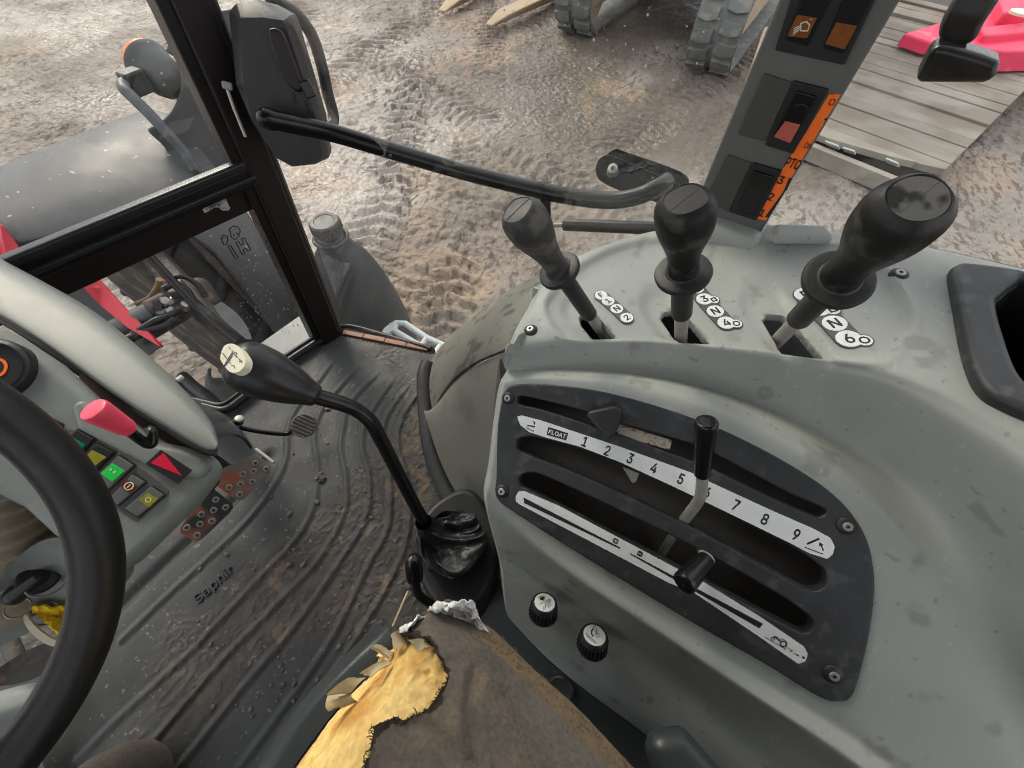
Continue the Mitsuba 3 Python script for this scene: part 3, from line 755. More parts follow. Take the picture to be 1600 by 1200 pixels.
# the front edge turns back away from the viewer, the outer edge turns down
away = np.array([unit(c - CAM) for c in S[:, 0]])
back = away * 0.75 + V(0.25, 0.30, -0.45)
S = np.concatenate([S[:, :1] + (back * 0.050)[:, None], S[:, :1] + (back * 0.022)[:, None], S[:, :1] + (back * 0.008 + V(0, .0015, 0))[:, None], S[:, :1] + (back * 0.002 + V(0, .0012, 0))[:, None], S], axis=1)
top_ = S[:1]
S = np.concatenate([top_ + V(0.020, 0.010, -0.060), top_ + V(0.014, 0.007, -0.022), top_ + V(0.009, 0.004, -0.007), top_ + V(0.004, 0.002, -0.0015), S], axis=0)
# embossing, laid out in the surface: a sunk lever field with deeper valleys at the slots
PX = project(S.reshape(-1, 3))
pts = shapely.points(PX)
field = Polygon(cr([(855, 480), (872, 452), (908, 418), (968, 388), (1040, 376), (1105, 384), (1180, 392), (1250, 384), (1330, 396), (1376, 420), (1424, 492), (1408, 532), (1376, 560), (1290, 556), (1130, 540), (1000, 531), (905, 530), (876, 518)], 6, True))
val1 = LineString([(898, 478), (934, 520), (950, 545)]).buffer(20)
val2 = LineString([(1030, 470), (1050, 500), (1092, 545)]).buffer(25)
val3 = LineString([(1195, 470), (1225, 510), (1270, 565)]).buffer(33)


def sd(poly):
    d = shapely.distance(pts, poly.exterior)
    return np.where(shapely.contains(poly, pts), d, -d)


N = gnormals(S)
if ((S - CAM) * N).sum(-1).mean() > 0:
    N = -N
st_ = lambda a, b, x: (lambda t: t * t * (3 - 2 * t))(np.clip((x - a) / (b - a), 0, 1))
ontop = np.zeros(S.shape[:2])
nr = S.shape[0]
ontop[4:4 + 9 * 4 + 5] = 1
ontop[4 + 9 * 4 - 6:4 + 9 * 4 + 5] *= np.linspace(1, 0, 11)[:, None]
dis = -0.0055 * st_(-1, 11, sd(field))
gro = -0.0030 * np.exp(-((sd(field) - 2) / 3.5) ** 2) + 0.0022 * np.exp(-((sd(field) + 7) / 6.0) ** 2)
for v_ in (val1, val2, val3):
    dis = dis - 0.0055 * st_(-8, 9, sd(v_))
dis = (dis + gro).reshape(S.shape[:2]) * ontop
S = S + N * dis[..., None]
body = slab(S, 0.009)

ft = Fr(at(1120, 470, z=.45), np.cross(at(1266, 478, z=.469) - at(985, 462, z=.436), at(1112, 372, z=.449) - at(1130, 532, z=.449)), at(1266, 478, z=.469) - at(985, 462, z=.436))
if ft.n[2] < 0:
    ft = Fr(ft.o, -ft.n, ft.x)


_shell = trimesh.ray.ray_triangle.RayMeshIntersector(grid(S))


def onshell(u, v):
    r = unit(ray(u, v))
    loc, _, _ = _shell.intersects_location([CAM], [r], multiple_hits=False)
    return loc[0]


def shellframe(px, xa, xb):
    P = np.array([onshell(*p) for p in px])
    c = P.mean(0)
    n = np.linalg.svd(P - c)[2][2]
    n = n if n @ (CAM - c) > 0 else -n
    return Fr(c, n, onshell(*xb) - onshell(*xa))


tr_px = [(1478, 437), (1486, 427), (1504, 423), (1600, 437), (1760, 470), (1780, 640), (1740, 690), (1640, 672), (1560, 640), (1524, 615), (1504, 570), (1488, 490)]
frt = shellframe([(1490, 430), (1500, 520), (1530, 600), (1580, 440), (1620, 560), (1650, 640)], (1500, 500), (1640, 560))
otray = rpoly(frt.px(cr(tr_px, 5, True)), 0.002)
itray = rpoly(frt.px(cr([(1549, 490), (1560, 470), (1580, 455), (1606, 450), (1740, 490), (1745, 600), (1700, 640), (1640, 640), (1596, 612), (1572, 572)], 5, True)), 0.002)


def solid(m):
    m = m.copy()
    m.merge_vertices()
    if m.volume < 0:
        m.invert()
    return m


slots_top = [[(904, 493), (911, 485), (926, 484), (964, 523), (928, 526), (908, 504)],
             [(1033, 489), (1040, 478), (1056, 476), (1070, 482), (1113, 531), (1062, 529)],
             [(1196, 492), (1203, 482), (1228, 484), (1250, 505), (1292, 557), (1229, 549)]]
cut = [plate(rpoly(ft.px(s), 0.002), ft, -0.05, 0.05) for s in slots_top]
well_px = [(796, 625), (812, 609), (900, 622), (1000, 650), (1110, 692), (1200, 735), (1306, 792), (1326, 860), (1312, 932), (1288, 1012), (1242, 1008), (1100, 936), (1000, 880), (900, 830), (806, 784), (796, 762)]
cut.append(plate(rpoly(fq.px(well_px), 0.006), fq, -0.03, 0.05))
cut.append(plate(itray.buffer(.0015), frt, -0.03, 0.05))
try:
    body2 = trimesh.boolean.difference([solid(body)] + [solid(c) for c in cut], engine='manifold')
    if len(body2.faces) < 1000:
        raise ValueError('empty')
except Exception as e:
    print('console boolean failed:', e)
    body2 = body
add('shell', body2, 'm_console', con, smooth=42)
# what lies under the slots: a dark tray under the levers, the brown inner cover under the quadrant
add('lever_tray', slab(np.array([[at(u, v, z=.36) for u, v in r] for r in [[(880, 440), (1120, 420), (1380, 470)], [(890, 540), (1120, 560), (1360, 600)]]]), 0.004), 'm_dark', con)
pw = lambda u, v, h: at(u, v, pl=(fq.n, fq.pl[1] - h))
inner = np.array([[pw(780, 560, .075), pw(1050, 600, .075), pw(1400, 780, .075)], [pw(770, 700, .07), pw(1020, 790, .07), pw(1350, 960, .07)], [pw(780, 830, .075), pw(1000, 950, .075), pw(1300, 1120, .075)]])
add('inner_cover', slab(spl(inner, 6, 6, ku=2, kv=2), 0.004), 'm_inner', con)
add('inner_wall', slab(np.array([[pw(796, 580, .016), pw(780, 560, .08)], [pw(786, 790, .016), pw(780, 800, .08)]]), 0.003), 'm_dark', con)
add('inner_wall', slab(np.array([[pw(1345, 800, .03), pw(1345, 790, .09)], [pw(1300, 1040, .03), pw(1300, 1050, .09)]]), 0.003), 'm_dark', con)

# the black slotted panel
outer = cr([(775, 745), (777, 670), (784, 625), (791, 608), (806, 601), (860, 601), (945, 612), (1050, 641), (1150, 680), (1250, 734), (1315, 784), (1352, 836), (1366, 890), (1366, 945), (1356, 1010), (1341, 1068), (1330, 1092), (1312, 1098), (1280, 1090), (1200, 1041), (1100, 984), (1000, 924), (900, 863), (806, 803), (780, 784), (773, 768)], 6, True)
slot1 = [(809, 624), (816, 619.5), (860, 629), (921, 645), (969, 661), (1087, 696), (1124, 713), (1225, 767), (1283, 793), (1291, 801), (1282, 808), (1269, 806), (1203, 777), (1116, 735), (1060, 713), (969, 679), (916, 662), (850, 641), (813, 632)]
slot2 = [(808, 692), (812, 685), (837, 684), (903, 701), (969, 725), (1076, 775), (1105, 788), (1225, 848), (1280, 884), (1292, 902), (1288, 918), (1268, 924), (1240, 911), (1203, 890), (1137, 854), (1100, 834), (1025, 797), (950, 762), (875, 730), (837, 716), (816, 707), (808, 700)]
slot3 = [(811, 749), (818, 741), (837, 740), (875, 755), (950, 790), (1025, 826), (1100, 864), (1150, 891), (1225, 935), (1262, 962), (1270, 979), (1260, 990), (1240, 983), (1200, 962), (1112, 916), (1044, 879), (987, 850), (912, 811), (824, 765), (813, 758)]
holes = [rpoly(fq.px(cr(s, 4, True)), 0.0005) for s in (slot1, slot2, slot3)]
pp = rpoly(fq.px(outer), 0.001)
for h_ in holes:
    pp = pp.difference(h_.buffer(0.0002))
add('lever_panel', plate(pp.simplify(0.00008), fq, -0.013, 0.0, 0.0024, 4), 'm_panel', con, smooth=50)
tag(f'{con}__lever_panel', 'black panel with three long curved slots')


def strip(px, name, label, mat='m_white', h=0.00015):
    return tag(add(name, flat(rpoly(fq.px(px), 0.0008), fq, h), mat, con), label)


s1 = [(808, 651), (815, 649), (846, 657), (903, 676), (969, 698), (1087, 741), (1105, 751), (1207, 798), (1269, 825), (1297, 840), (1304, 853), (1301, 866), (1292, 873), (1264, 864), (1234, 848), (1096, 781), (1050, 759), (969, 722), (907, 698), (855, 684), (827, 675), (813, 664)]
strip(s1, 'number_strip', 'white strip numbered 1 to 9 between the upper slots')
s2 = [(806, 776), (810, 768), (819, 767), (875, 791), (1059, 889), (1094, 906), (1187, 963), (1256, 1010), (1262, 1022), (1258, 1033), (1247, 1037), (1187, 995), (1086, 927), (1044, 910), (900, 834), (812, 788), (806, 783)]
strip(s2, 'wedge_strip', 'white strip with black wedge and plus minus signs below the lowest slot')
HP = 0.0005


def qlines(px, w, closed=False):
    l2 = fq.px(px)
    return flat(LineString(np.vstack([l2, l2[:1]]) if closed else l2).buffer(w / 2, cap_style='flat'), fq, HP)


def qpoly(px):
    return flat(Polygon(fq.px(px)), fq, HP)


def qtext(s, u, v, u2, v2, h, **k):
    a, b = fq.px([(u, v), (u2, v2)])
    return text(s, h, fq, a, math.atan2(*(b - a)[::-1]), HP, **k)


ink = []
for s, u, v in (('1', 914, 690), ('2', 949, 704), ('3', 985, 716), ('4', 1022, 731), ('5', 1064, 748), ('6', 1105, 769), ('7', 1150, 789), ('8', 1195, 811), ('9', 1244, 835)):
    ink.append(qtext(s, u, v, u + 40, v + 17, 0.0112, sx=0.72, bold=True))
ink.append(qpoly([(857, 667), (888, 677), (884.5, 688), (854, 679)]))
O1 = lambda p: [(780 + x / 10, 600 + y / 10) for x, y in p]
ink += [qlines(O1([(422, 682), (545, 738)]), 0.0008), qlines(O1([(445, 645), (560, 668)]), 0.0015), qlines(O1([(437, 665), (455, 640)]), 0.0009), qlines(O1([(540, 575), (556, 610)]), 0.0011), qpoly(O1([(535, 605), (568, 600), (552, 642)]))]
O2 = lambda p: [(1050 + x / 4.571, 640 + y / 4.571) for x, y in p]
ink += [qlines(O2([(945, 980), (1075, 1030)]), 0.0009), qlines(O2([(962, 958), (1048, 920)]), 0.0019), qlines(O2([(1080, 1005), (1062, 965)]), 0.0012), qpoly(O2([(1048, 972), (1050, 945), (1082, 965)]))]
# wedges, plus and minus
ink += [qpoly([(818, 777), (819.5, 786), (969, 857.5), (969, 855)]), qpoly([(984, 863.5), (985, 866), (1186, 981), (1192, 974)])]
for (u, v), pm in (((962, 845), 1), ((1000, 865), 0)):
    c = fq.px([(u, v)])[0]
    ring = Point(c).buffer(0.0032)
    ring = ring.difference(LineString([c - V(0.0024, 0), c + V(0.0024, 0)]).buffer(0.0005))
    if pm:
        ring = ring.difference(LineString([c - V(0, 0.0024), c + V(0, 0.0024)]).buffer(0.0005))
    ink.append(flat(ring, fq, HP))
O3 = lambda p: [(1160 + x / 13.33, 950 + y / 13.33) for x, y in p]
ink += [qlines(O3([(475, 605), (905, 855)]), 0.0007), qpoly(O3([(640, 565), (745, 600), (740, 640), (790, 655), (760, 695), (720, 650), (660, 605)])), qlines(O3([(760, 690), (800, 640), (850, 640), (905, 680), (930, 740)]), 0.0006),
        qlines(O3([(905, 805), (1050, 885)]), 0.0005), qlines(O3([(1040, 880), (975, 905)]), 0.0005), qlines(O3([(1070, 935), (1140, 970)]), 0.0006), qpoly(O3([(1125, 985), (1150, 950), (1185, 1000)]))]
for u, v, r1, r0_ in ((630, 632, .0018, .0009), (850, 740, .0033, .0021), (1268, 1024, .0012, 0)):
    c = fq.px(O3([(u, v)]))[0]
    g = Point(c).buffer(r1)
    ink.append(flat(g.difference(Point(c).buffer(r0_)) if r0_ else g, fq, HP))
for i_, g_ in enumerate(ink):
    add('number' if i_ < 9 else 'pictogram', g_, 'm_print', con)
HP = 0.0009
add('float_lettering', qtext('FLOAT', 871, 678, 900, 687, 0.0048, bold=True), 'm_white', con)


# bolts with washers
def bolt(o, n, r, h, name='bolt'):
    n = unit(n)
    k = add(name, lathe(o, n, [(-.002, 0.2 * r), (-.002, 2.0 * r), (0.0008, 2.0 * r), (0.0022, 1.75 * r), (h, 1.25 * r), (h, 1.0 * r)], 28), 'm_rubber', con)
    add('head', lathe(np.asarray(o) + n * (h - 0.0006), n, [(0, 0.4 * r), (0, 1.02 * r), (0.0014, 1.0 * r), (0.002, 0.85 * r), (0.002, 0.42 * r), (0.0004, 0.38 * r), (0.0004, 0.01 * r)], 24), 'm_bolt', k, smooth=30)


for u, v, r in ((794, 622, .0038), (785, 767, .0042), (1322, 821, .0044), (1301, 1053, .0046)):
    bolt(at(u, v, pl=fq.pl), fq.n + (0.12 * V(-.5, .3, .2)), r, 0.0035)
for u, v, z, r in ((1404, 430, .489, .0048), (1427, 578, .486, .0054), (829, 517, .4185, .0044)):
    bolt(at(u, v, z=z), ft.n + V(-0.1, 0, 0), r, 0.004)

# gear pattern plates beside the slots
circ_ = lambda c, r: Point(c).buffer(r, quad_segs=10)


def gearplate(items, r, w):
    px = [it[:2] for it in items]
    a, b = np.array(px[0], float), np.array(px[-1], float)
    sdv = np.array([-(b - a)[1], (b - a)[0]]) * 0.16
    fr = shellframe(px + [tuple(a - sdv), tuple(b - sdv), tuple(a + sdv * .3), tuple(b + sdv * .3)], px[0], px[-1])
    C_ = [fr.px([(u, v)])[0] for u, v, *_ in items]
    off = 0.0016
    bg = LineString(C_).buffer(w)
    whites, darks = [], []
    sg = 1 if fr.px([tuple(a - sdv)])[0][1] > fr.px([px[0]])[0][1] else -1
    for c, it in zip(C_, items):
        g = circ_(c, r)
        if len(it) > 3:
            cc = c + V(r * .62, sg * r * .95)
            bg = bg.union(circ_(cc, r * 0.74))
            g = g.union(circ_(cc, r * 0.62))
            darks.append(flat(circ_(cc, r * .42).difference(circ_(cc, r * .27)), fr, off + 0.0006) if it[3] == 'o' else flat(shapely.box(*(cc - r * .35), *(cc + r * .35)).difference(shapely.box(*(cc - r * .18), *(cc + r * .18))), fr, off + 0.0006))
        whites.append(flat(g, fr, off + 0.0003))
        darks.append(text(it[2], r * 1.05, fr, c, math.pi / 2, off + 0.0006, bold=True))
    k = add('gear_plate', plate(bg, fr, off - 0.004, off + 0.0002), 'm_print_grey', con)
    add('disc', cat(*whites), 'm_white', k) if False else [add('disc', g_, 'm_white', k) for g_ in whites]
    for d_ in darks:
        add('letter', d_, 'm_print', k)


gearplate([(939, 463, 'F'), (950, 472, '1'), (963.5, 484, 'N'), (979, 498, '2')], .0076, .0085)
gearplate([(1087, 452, 'R'), (1100, 469, '3', 's'), (1117, 488, 'N'), (1134, 506, '4', 'o')], .0092, .0102)
gearplate([(1258, 462, 'F'), (1278, 484, '5', 's'), (1303, 507, 'N'), (1325, 531, '6', 'o')], .0112, .0124)

# two rotary climate knobs
for (u, v, z, r), kind in (((851, 941, .222, .0168), 0), ((929, 992, .212, .0176), 1)):
    top = at(u, v, z=z)
    nk = unit(V(0.50, 0.22, 0.84))
    hgt = 0.022
    rib = lambda t, a: np.where((t > 0.001) & (t < 0.0165), 1 + 0.05 * np.sign(np.sin(26 * a)) , 1.0)
    prof = [(0, .5 * r), (0, 1.06 * r), (0.0012, 1.06 * r), (0.0014, 1.04 * r), (0.016, .98 * r), (0.0168, .98 * r), (0.0205, .93 * r), (0.022, .86 * r), (0.0221, .78 * r), (0.0212, .76 * r)]
    lab = ('left of two small black ribbed knobs, white dial with fuel pump and fan', 'right of two small black ribbed knobs, white dial with one fan blade')[kind]
    kk = thing('climate_knob', lab, 'knob', None)
    add('body', lathe(top - nk * hgt, nk, prof, 156, mod=rib), 'm_gloss' if False else 'm_black', kk, smooth=30)
    fr = Fr(top - nk * 0.0006, nk, at(u + 20, v - 4, pl=plane(nk, top)) - top)
    add('dial', plate(Point((0, 0)).buffer(.77 * r, quad_segs=14), fr, -0.001, 0.0002), 'm_white', kk)
    pr_ = []
    ln = lambda pts_, w: flat(LineString([(r * x, r * y) for x, y in pts_]).buffer(w), fr, 0.0004)
    el = lambda x, y, a, b, rot: shapely.affinity.translate(shapely.affinity.rotate(shapely.affinity.scale(Point(0, 0).buffer(1), a * r, b * r), rot), x * r, y * r)
    if kind == 0:
        pr_ += [ln([(-.5, -.12), (.45, .18)], .0002), flat(el(-.08, .35, .2, .13, 20), fr, 0.0004), ln([(-.35, .48), (-.05, .58), (.15, .5), (.12, .38)], .0003), ln([(-.1, .12), (.12, .3)], .0003)]
        for (x, y, a_, b_, ro) in ((.12, -.16, .12, .12, 0), (.38, .05, .18, .08, 45), (-.15, -.42, .18, .08, 45)):
            e_ = el(x, y, a_, b_, ro)
            pr_.append(flat(e_.difference(e_.buffer(-.0005)), fr, 0.0004))
        pr_.append(ln([(.35, -.15), (.32, -.35), (.1, -.45)], .0003))
    else:
        for (x, y, a_, b_, ro) in ((.2, -.05, .14, .16, 0), (.25, .42, .12, .22, -10)):
            e_ = el(x, y, a_, b_, ro)
            pr_.append(flat(e_.difference(e_.buffer(-.0006)), fr, 0.0004))
        pr_ += [ln([(.05, .42), (-.1, .3), (-.18, .1), (-.15, -.05)], .0008), ln([(-.55, .25), (-.05, -.62)], .0003), ln([(-.6, .1), (-.2, -.6)], .0003), ln([(.2, .1), (.25, .2)], .0004)]
    tag(add('printing', cat(*pr_), 'm_print', kk), 'fine printed symbols', None, None, 'stuff')

# storage tray let into the console top at the right edge of the view
ty = thing('storage_tray', 'black plastic tray surround with a deep dark recess at the right end of the console', 'tray')
add('rim', plate(otray.difference(itray), frt, -0.012, 0.012, 0.006, 4), 'm_panel', ty, smooth=50)
add('recess', plate(itray.buffer(0.002).difference(itray.buffer(-0.001)), frt, -0.10, 0.004), 'm_black', ty)
add('recess_floor', plate(itray.buffer(0.001), frt, -0.104, -0.10), 'm_black', ty)

# ---------------------------------------------------------------- levers
def big_lever(knob, r, flange, sleeve_end, base, label, wear=0.0, mk='m_knob'):
    """knob = (u, v, distance) of the knob's flat top centre; the lever leans from there to its base point."""
    top, b = at(*knob[:2], d=knob[2]), np.asarray(base, float)
    ax = unit(top - b)
    L = np.linalg.norm(top - b)
    k = thing('hydraulic_lever', label, 'lever')
    kl = flange                                                     # knob length above the flange
    s = r / 0.0245
    prof = [(0.0, .010 * s), (0.002, .0155 * s), (0.14 * kl, .0142 * s), (0.30 * kl, .0150 * s), (0.45 * kl, .0180 * s), (0.58 * kl, .0218 * s), (0.72 * kl, .0245 * s), (0.83 * kl, .0248 * s), (0.91 * kl, .0236 * s), (0.955 * kl, .0215 * s), (0.985 * kl, .0187 * s), (kl, .0170 * s), (kl * 1.0, .0168 * s), (kl * .992, .0162 * s), (kl * .994, .004 * s)]
    pp_ = PchipInterpolator(*np.array(prof[:11]).T)
    tt = np.linspace(0, prof[10][0], 34)
    prof = [(t_, float(pp_(t_))) for t_ in tt] + prof[11:]
    sq = lambda t_, a: 1 + 0.035 * np.cos(4 * a) * np.clip(t_ / kl * 1.3 - .3, 0, 1)
    o = top - ax * kl
    add('knob', lathe(o, ax, prof, 48, mod=sq), mk, k, smooth=40)
    fl = [(-.012, .011 * s), (-.010, .0135 * s), (-.006, .0150 * s), (-.004, .0235 * s), (-.002, .0265 * s), (.001, .0272 * s), (.0032, .0262 * s), (.0042, .0235 * s), (.0046, .017 * s), (.006, .0155 * s)]
    add('flange', lathe(o + ax * 0.001, ax, fl, 48), 'm_rubber', k, smooth=40)
    se = b + ax * sleeve_end
    add('sleeve', lathe(se, ax, [(0, .004), (0, .0108 * s), (.002, .0114 * s), (L - kl - sleeve_end - .008, .0112 * s), (L - kl - sleeve_end, .010 * s)], 32), 'm_rubber', k)
    add('rod', tube([b - ax * 0.07, se + ax * 0.004], .0078 * s, 20), 'm_galv', k)
    if wear:
        add('worn_cap', lathe(top - ax * .0012, ax, [(0, .002), (0.0002, .0160 * s), (.0008, .0158 * s), (.001, .002)], 32), 'm_worn', k)
    # thin moulding line across the flat top
    d_ = unit(np.cross(ax, V(0.3, 0.8, 0.2)))
    add('mould_line', tube([top - d_ * .0155 * s - ax * .0008 * s, top - ax * .0006, top + d_ * .0155 * s - ax * .0008 * s], .0005, 6), 'm_rubber', k)


big_lever((808, 327, .378), .0198, .088, .030, at(935, 512, z=.415), 'dusty grey black bulb topped hydraulic lever leaning forward, the leftmost of three on the console', mk='m_dusty')
big_lever((1071, 310, .374), .0234, .088, .034, at(1064, 518, z=.436), 'black bulb topped hydraulic lever standing upright, the middle one of three on the console')
big_lever((1436, 309, .352), .0232, .100, .040, at(1225, 522, z=.458), 'largest black hydraulic lever leaning right with a worn scratched flat top, beside the storage tray', 1.0)

# quadrant levers
k = thing('draft_lever', 'triangular black rubber knob on a rusty flat metal arm in the top slot', 'lever')
c0 = at(946, 660, pl=(fq.n, fq.pl[1] + 0.010))
ff = Fr(c0, fq.n + 0.25 * unit(CAM - c0), fq.x)
tri = rpoly(ff.px([(915, 643), (960, 634), (972, 640), (970, 660), (960, 680), (952, 688), (944, 684), (928, 664), (917, 652)]), 0.0025)
add('knob', plate(tri, ff, -0.010, 0.004, 0.0045, 5), 'm_rubber', k, smooth=60)
fs1 = Fr(at(1005, 683, pl=(fq.n, fq.pl[1] - 0.003)), fq.n, fq.px([(1046, 697)])[0][0] * fq.x + fq.px([(1046, 697)])[0][1] * fq.y - (fq.px([(970, 666)])[0][0] * fq.x + fq.px([(970, 666)])[0][1] * fq.y))
add('arm', plate(rpoly(fs1.px([(955, 660), (972, 664), (1050, 688), (1046, 703), (968, 681)]), 0.0004), fs1, -0.002, 0.0, 0.0003), 'm_rusty', k)
add('rivet', lathe(at(1035, 691, pl=fs1.pl), fs1.n, [(-.001, .003), (0, .003), (.001, .0026), (.0014, .0015)], 20), 'm_galv', k)

k = thing('lift_lever', 'upright black cylindrical knob on a bent grey rod at number 6 of the white scale', 'lever')
t0, t1 = at(1104, 657, pl=(fq.n, fq.pl[1] + 0.062)), at(1097, 742, pl=(fq.n, fq.pl[1] + 0.024))
ax = unit(t0 - t1)
kl = np.linalg.norm(t0 - t1)
add('knob', lathe(t1, ax, [(0, .003), (0, .0072), (.001, .0078), (kl - .008, .0104), (kl - .003, .0106), (kl - .001, .0098), (kl, .0085), (kl, .003)], 32), 'm_gloss', k)
rp = [t1 + ax * 0.004, at(1096, 765, pl=(fq.n, fq.pl[1] + .016)), at(1091, 783, pl=(fq.n, fq.pl[1] + .007)), at(1074, 806, pl=(fq.n, fq.pl[1] - .008)), at(1058, 826, pl=(fq.n, fq.pl[1] - .024)), at(1032, 868, pl=(fq.n, fq.pl[1] - .06))]
add('rod', tube(cr(rp, 8), [.0058] * 25 + list(np.linspace(.0058, .004, 16)), 16, ry=.0058), 'm_galv', k)

k = thing('position_lever', 'black cylindrical knob pointing towards the seat from the lowest slot', 'lever')
e0, e1 = at(1067, 913, pl=(fq.n, fq.pl[1] + .044)), at(1104, 874, pl=(fq.n, fq.pl[1] + .016))
ax = unit(e0 - e1)
kl = np.linalg.norm(e0 - e1)
add('knob', lathe(e1, ax, [(0, .003), (0, .0084), (.001, .009), (kl - .006, .0115), (kl - .002, .0116), (kl - .0008, .0110), (kl - .0006, .0102), (kl, .0098), (kl, .0015), (kl - .001, .001)], 36), 'm_gloss', k)
add('collar', lathe(e1 - ax * .003, ax, [(0, .004), (0, .0074), (.004, .0080)], 28), 'm_galv', k)
add('rod', tube([e1 + ax * .002, e1 - fq.n * .02 + ax * .002, e1 - fq.n * .07], .004, 14), 'm_galv', k)
kk = single('pointer_plate', plate(rpoly(fq.px([(972, 735), (1000, 746), (994, 760), (988, 762)]), .0006), Fr(fq.o - fq.n * .020, fq.n, fq.x), -.0012, 0, .0003), 'm_galv', 'small grey triangular metal tab inside the middle slot below numbers 2 and 3', 'bracket')

# long gear lever with its leather gaiter
k = thing('gear_lever', 'long bent gear lever with a big black knob and white shift diagram', 'lever')
b0 = at(664, 815, z=.20)
bend = at(575, 655, z=.385)
kb = at(497, 620, z=.43)
kt = at(358, 560, z=.485)
rod = cr([b0 - V(0, .0, .06) + V(0.006, -.02, 0), b0, at(628, 750, z=.275), at(596, 688, z=.35), at(580, 660, z=.378), at(560, 642, z=.396), at(535, 631, z=.412), kb, kb + (kt - kb) * .2], 8)
add('rod', tube(rod, .0085, 20), 'm_gloss', k)
ax = unit(kt - kb)
kl = np.linalg.norm(kt - kb)
kn = PchipInterpolator([0, .02, .10, .25, .45, .62, .78, .88, .95, 1.0], [.0095, .0115, .0135, .0185, .0235, .0262, .0265, .0245, .0205, .0150])
tt = np.r_[np.linspace(0, .95, 36), 1.0]
upx = unit(CAM - kt)
add('knob', lathe(kb, ax, [(t_ * kl, float(kn(t_))) for t_ in tt] + [(kl * 1.006, .008)], 48, sx=.9, xdir=V(0, 0, 1)), 'm_gearknob', k, smooth=45)
pr('m_gearknob', (0.014, 0.014, 0.015), lambda p, n, uv: 0.28 + 0.15 * f3(p, 60, 2), bump=(grain(900), 0.00004, 3e-4))
cdis = at(361, 557, d=np.linalg.norm(kt - CAM) - 0.012)
nd = unit(0.35 * (CAM - cdis) / np.linalg.norm(CAM - cdis) + 0.85 * ax)
fd = Fr(cdis, nd, at(385, 580, pl=plane(nd, cdis)) - cdis)
O4 = lambda p: [(320 + x / 13.33, 510 + y / 13.33) for x, y in p]
dp = rpoly(fd.px(cr(O4([(330, 640), (390, 450), (470, 375), (590, 365), (680, 410), (760, 510), (840, 640), (855, 740), (820, 860), (720, 950), (600, 975), (500, 930), (410, 820), (350, 730)]), 4, True)), .0005)
add('diagram_disc', plate(dp, fd, -.006, .0006, .0005), 'm_cream', k)
L4 = lambda p, w: flat(LineString(fd.px(O4(p))).buffer(w), fd, .0009)
add('shift_diagram', cat(L4([(395, 570), (560, 780)], .0004), L4([(500, 690), (600, 630)], .0003), L4([(585, 520), (630, 580), (700, 660)], .0004), L4([(620, 600), (650, 545), (695, 570), (660, 640)], .0003), L4([(735, 690), (790, 755)], .0004), L4([(790, 725), (740, 750)], .0003), L4([(525, 450), (560, 480)], .0003), L4([(575, 820), (630, 830), (645, 880)], .0003)), 'm_print_grey', k)
# gaiter: crumpled leather sleeve bulging round a square collar
gc = at(706, 842, z=.155)
gt = at(664, 812, z=.205)
th = np.linspace(0, 2 * np.pi, 181)[:-1]
lev = []
gc = at(708, 850, z=.158)
gt = at(662, 816, z=.205)
fR = PchipInterpolator([0, .10, .22, .36, .5, .64, .78, .9, 1], [.040, .046, .0465, .042, .035, .027, .020, .0145, .0115])
fH = PchipInterpolator([0, .10, .22, .36, .5, .64, .78, .9, 1], [-.004, .006, .018, .024, .022, .017, .020, .034, .050])
for i, s in enumerate(np.linspace(0, 1, 80)):
    mv = st_(.3, 1, np.array(s))
    c = gc * (1 - mv) + np.array([gt[0], gt[1], gc[2]]) * mv
    x, y = np.cos(th), np.sin(th)
    sq = 1 / (np.abs(x) ** 3 + np.abs(y) ** 3) ** (1 / 3)
    sq = 1 + (sq - 1) * max(0, 1 - 1.6 * s)
    R = float(fR(s))
    env = math.sin(min(1, max(0, (s - .06) / .9)) * math.pi) ** .7
    tw = 4 * th + 3.2 * s + 1.5 * np.sin(2 * th + 1) + .9 * np.sin(3 * th + 6 * s)
    fold = np.maximum(np.sin(tw), -.55) + .5 * np.sin(2.3 * tw + 9 * s)
    p = np.stack([c[0] + R * sq * x * (1 + .05 * env * fold), c[1] + R * sq * y * (1 + .05 * env * fold), c[2] + float(fH(s)) + .0055 * env * fold], -1)
    w = ridged((p + .012 * (meshkit.fbm(p * 30, 2, 3)[:, None] - .5)) * V(48, 52, 30), 1, 4) - .6
    lev.append(p + np.stack([.4 * x, .4 * y, 1 + 0 * x], -1) * (.008 * env * w)[:, None])
G = np.array(lev)
G = np.concatenate([G, G[:, :1]], axis=1)
g = grid(G)
if (g.face_normals * (g.triangles_center - gc)).sum(1).mean() < 0:
    g.invert()
add('gaiter', g, 'm_leather', k, smooth=True)

# gearbox tower under the gaiter
k = thing('gearbox_tower', 'black plastic tower under the leather gaiter beside the seat', 'gearbox tower')
tz = lambda z, s=1.0: [at(u, v, z=z) for u, v in ((640, 865), (655, 812), (690, 775), (735, 762), (776, 815), (780, 870), (748, 940), (690, 955))]
A, Bm = np.array(tz(.150)), None
cA = A.mean(0)
lvl = np.array([cA + (A - cA) * .86, cA + (A - cA) * .97 + V(0, 0, -.004), cA + (A - cA) * 1.0 + V(0, 0, -.012), cA + (A - cA) * 1.06 + V(0, 0, -.06), cA + (A - cA) * 1.25 + V(0, 0, -.165)])
lvl = np.array([cr(l, 5, True) for l in lvl])
lvl = np.concatenate([lvl, lvl[:, :1]], 1)
add('casing', cat(grid(spl(lvl, 5, 1, ku='p', kv=1), True)), 'm_black', k, smooth=45)
add('top', plate(Polygon(FZ.l(lvl[0])).buffer(0.001), Fr((0, 0, A[0][2]), (0, 0, 1), (1, 0, 0)), -.01, -.0005), 'm_black', k)

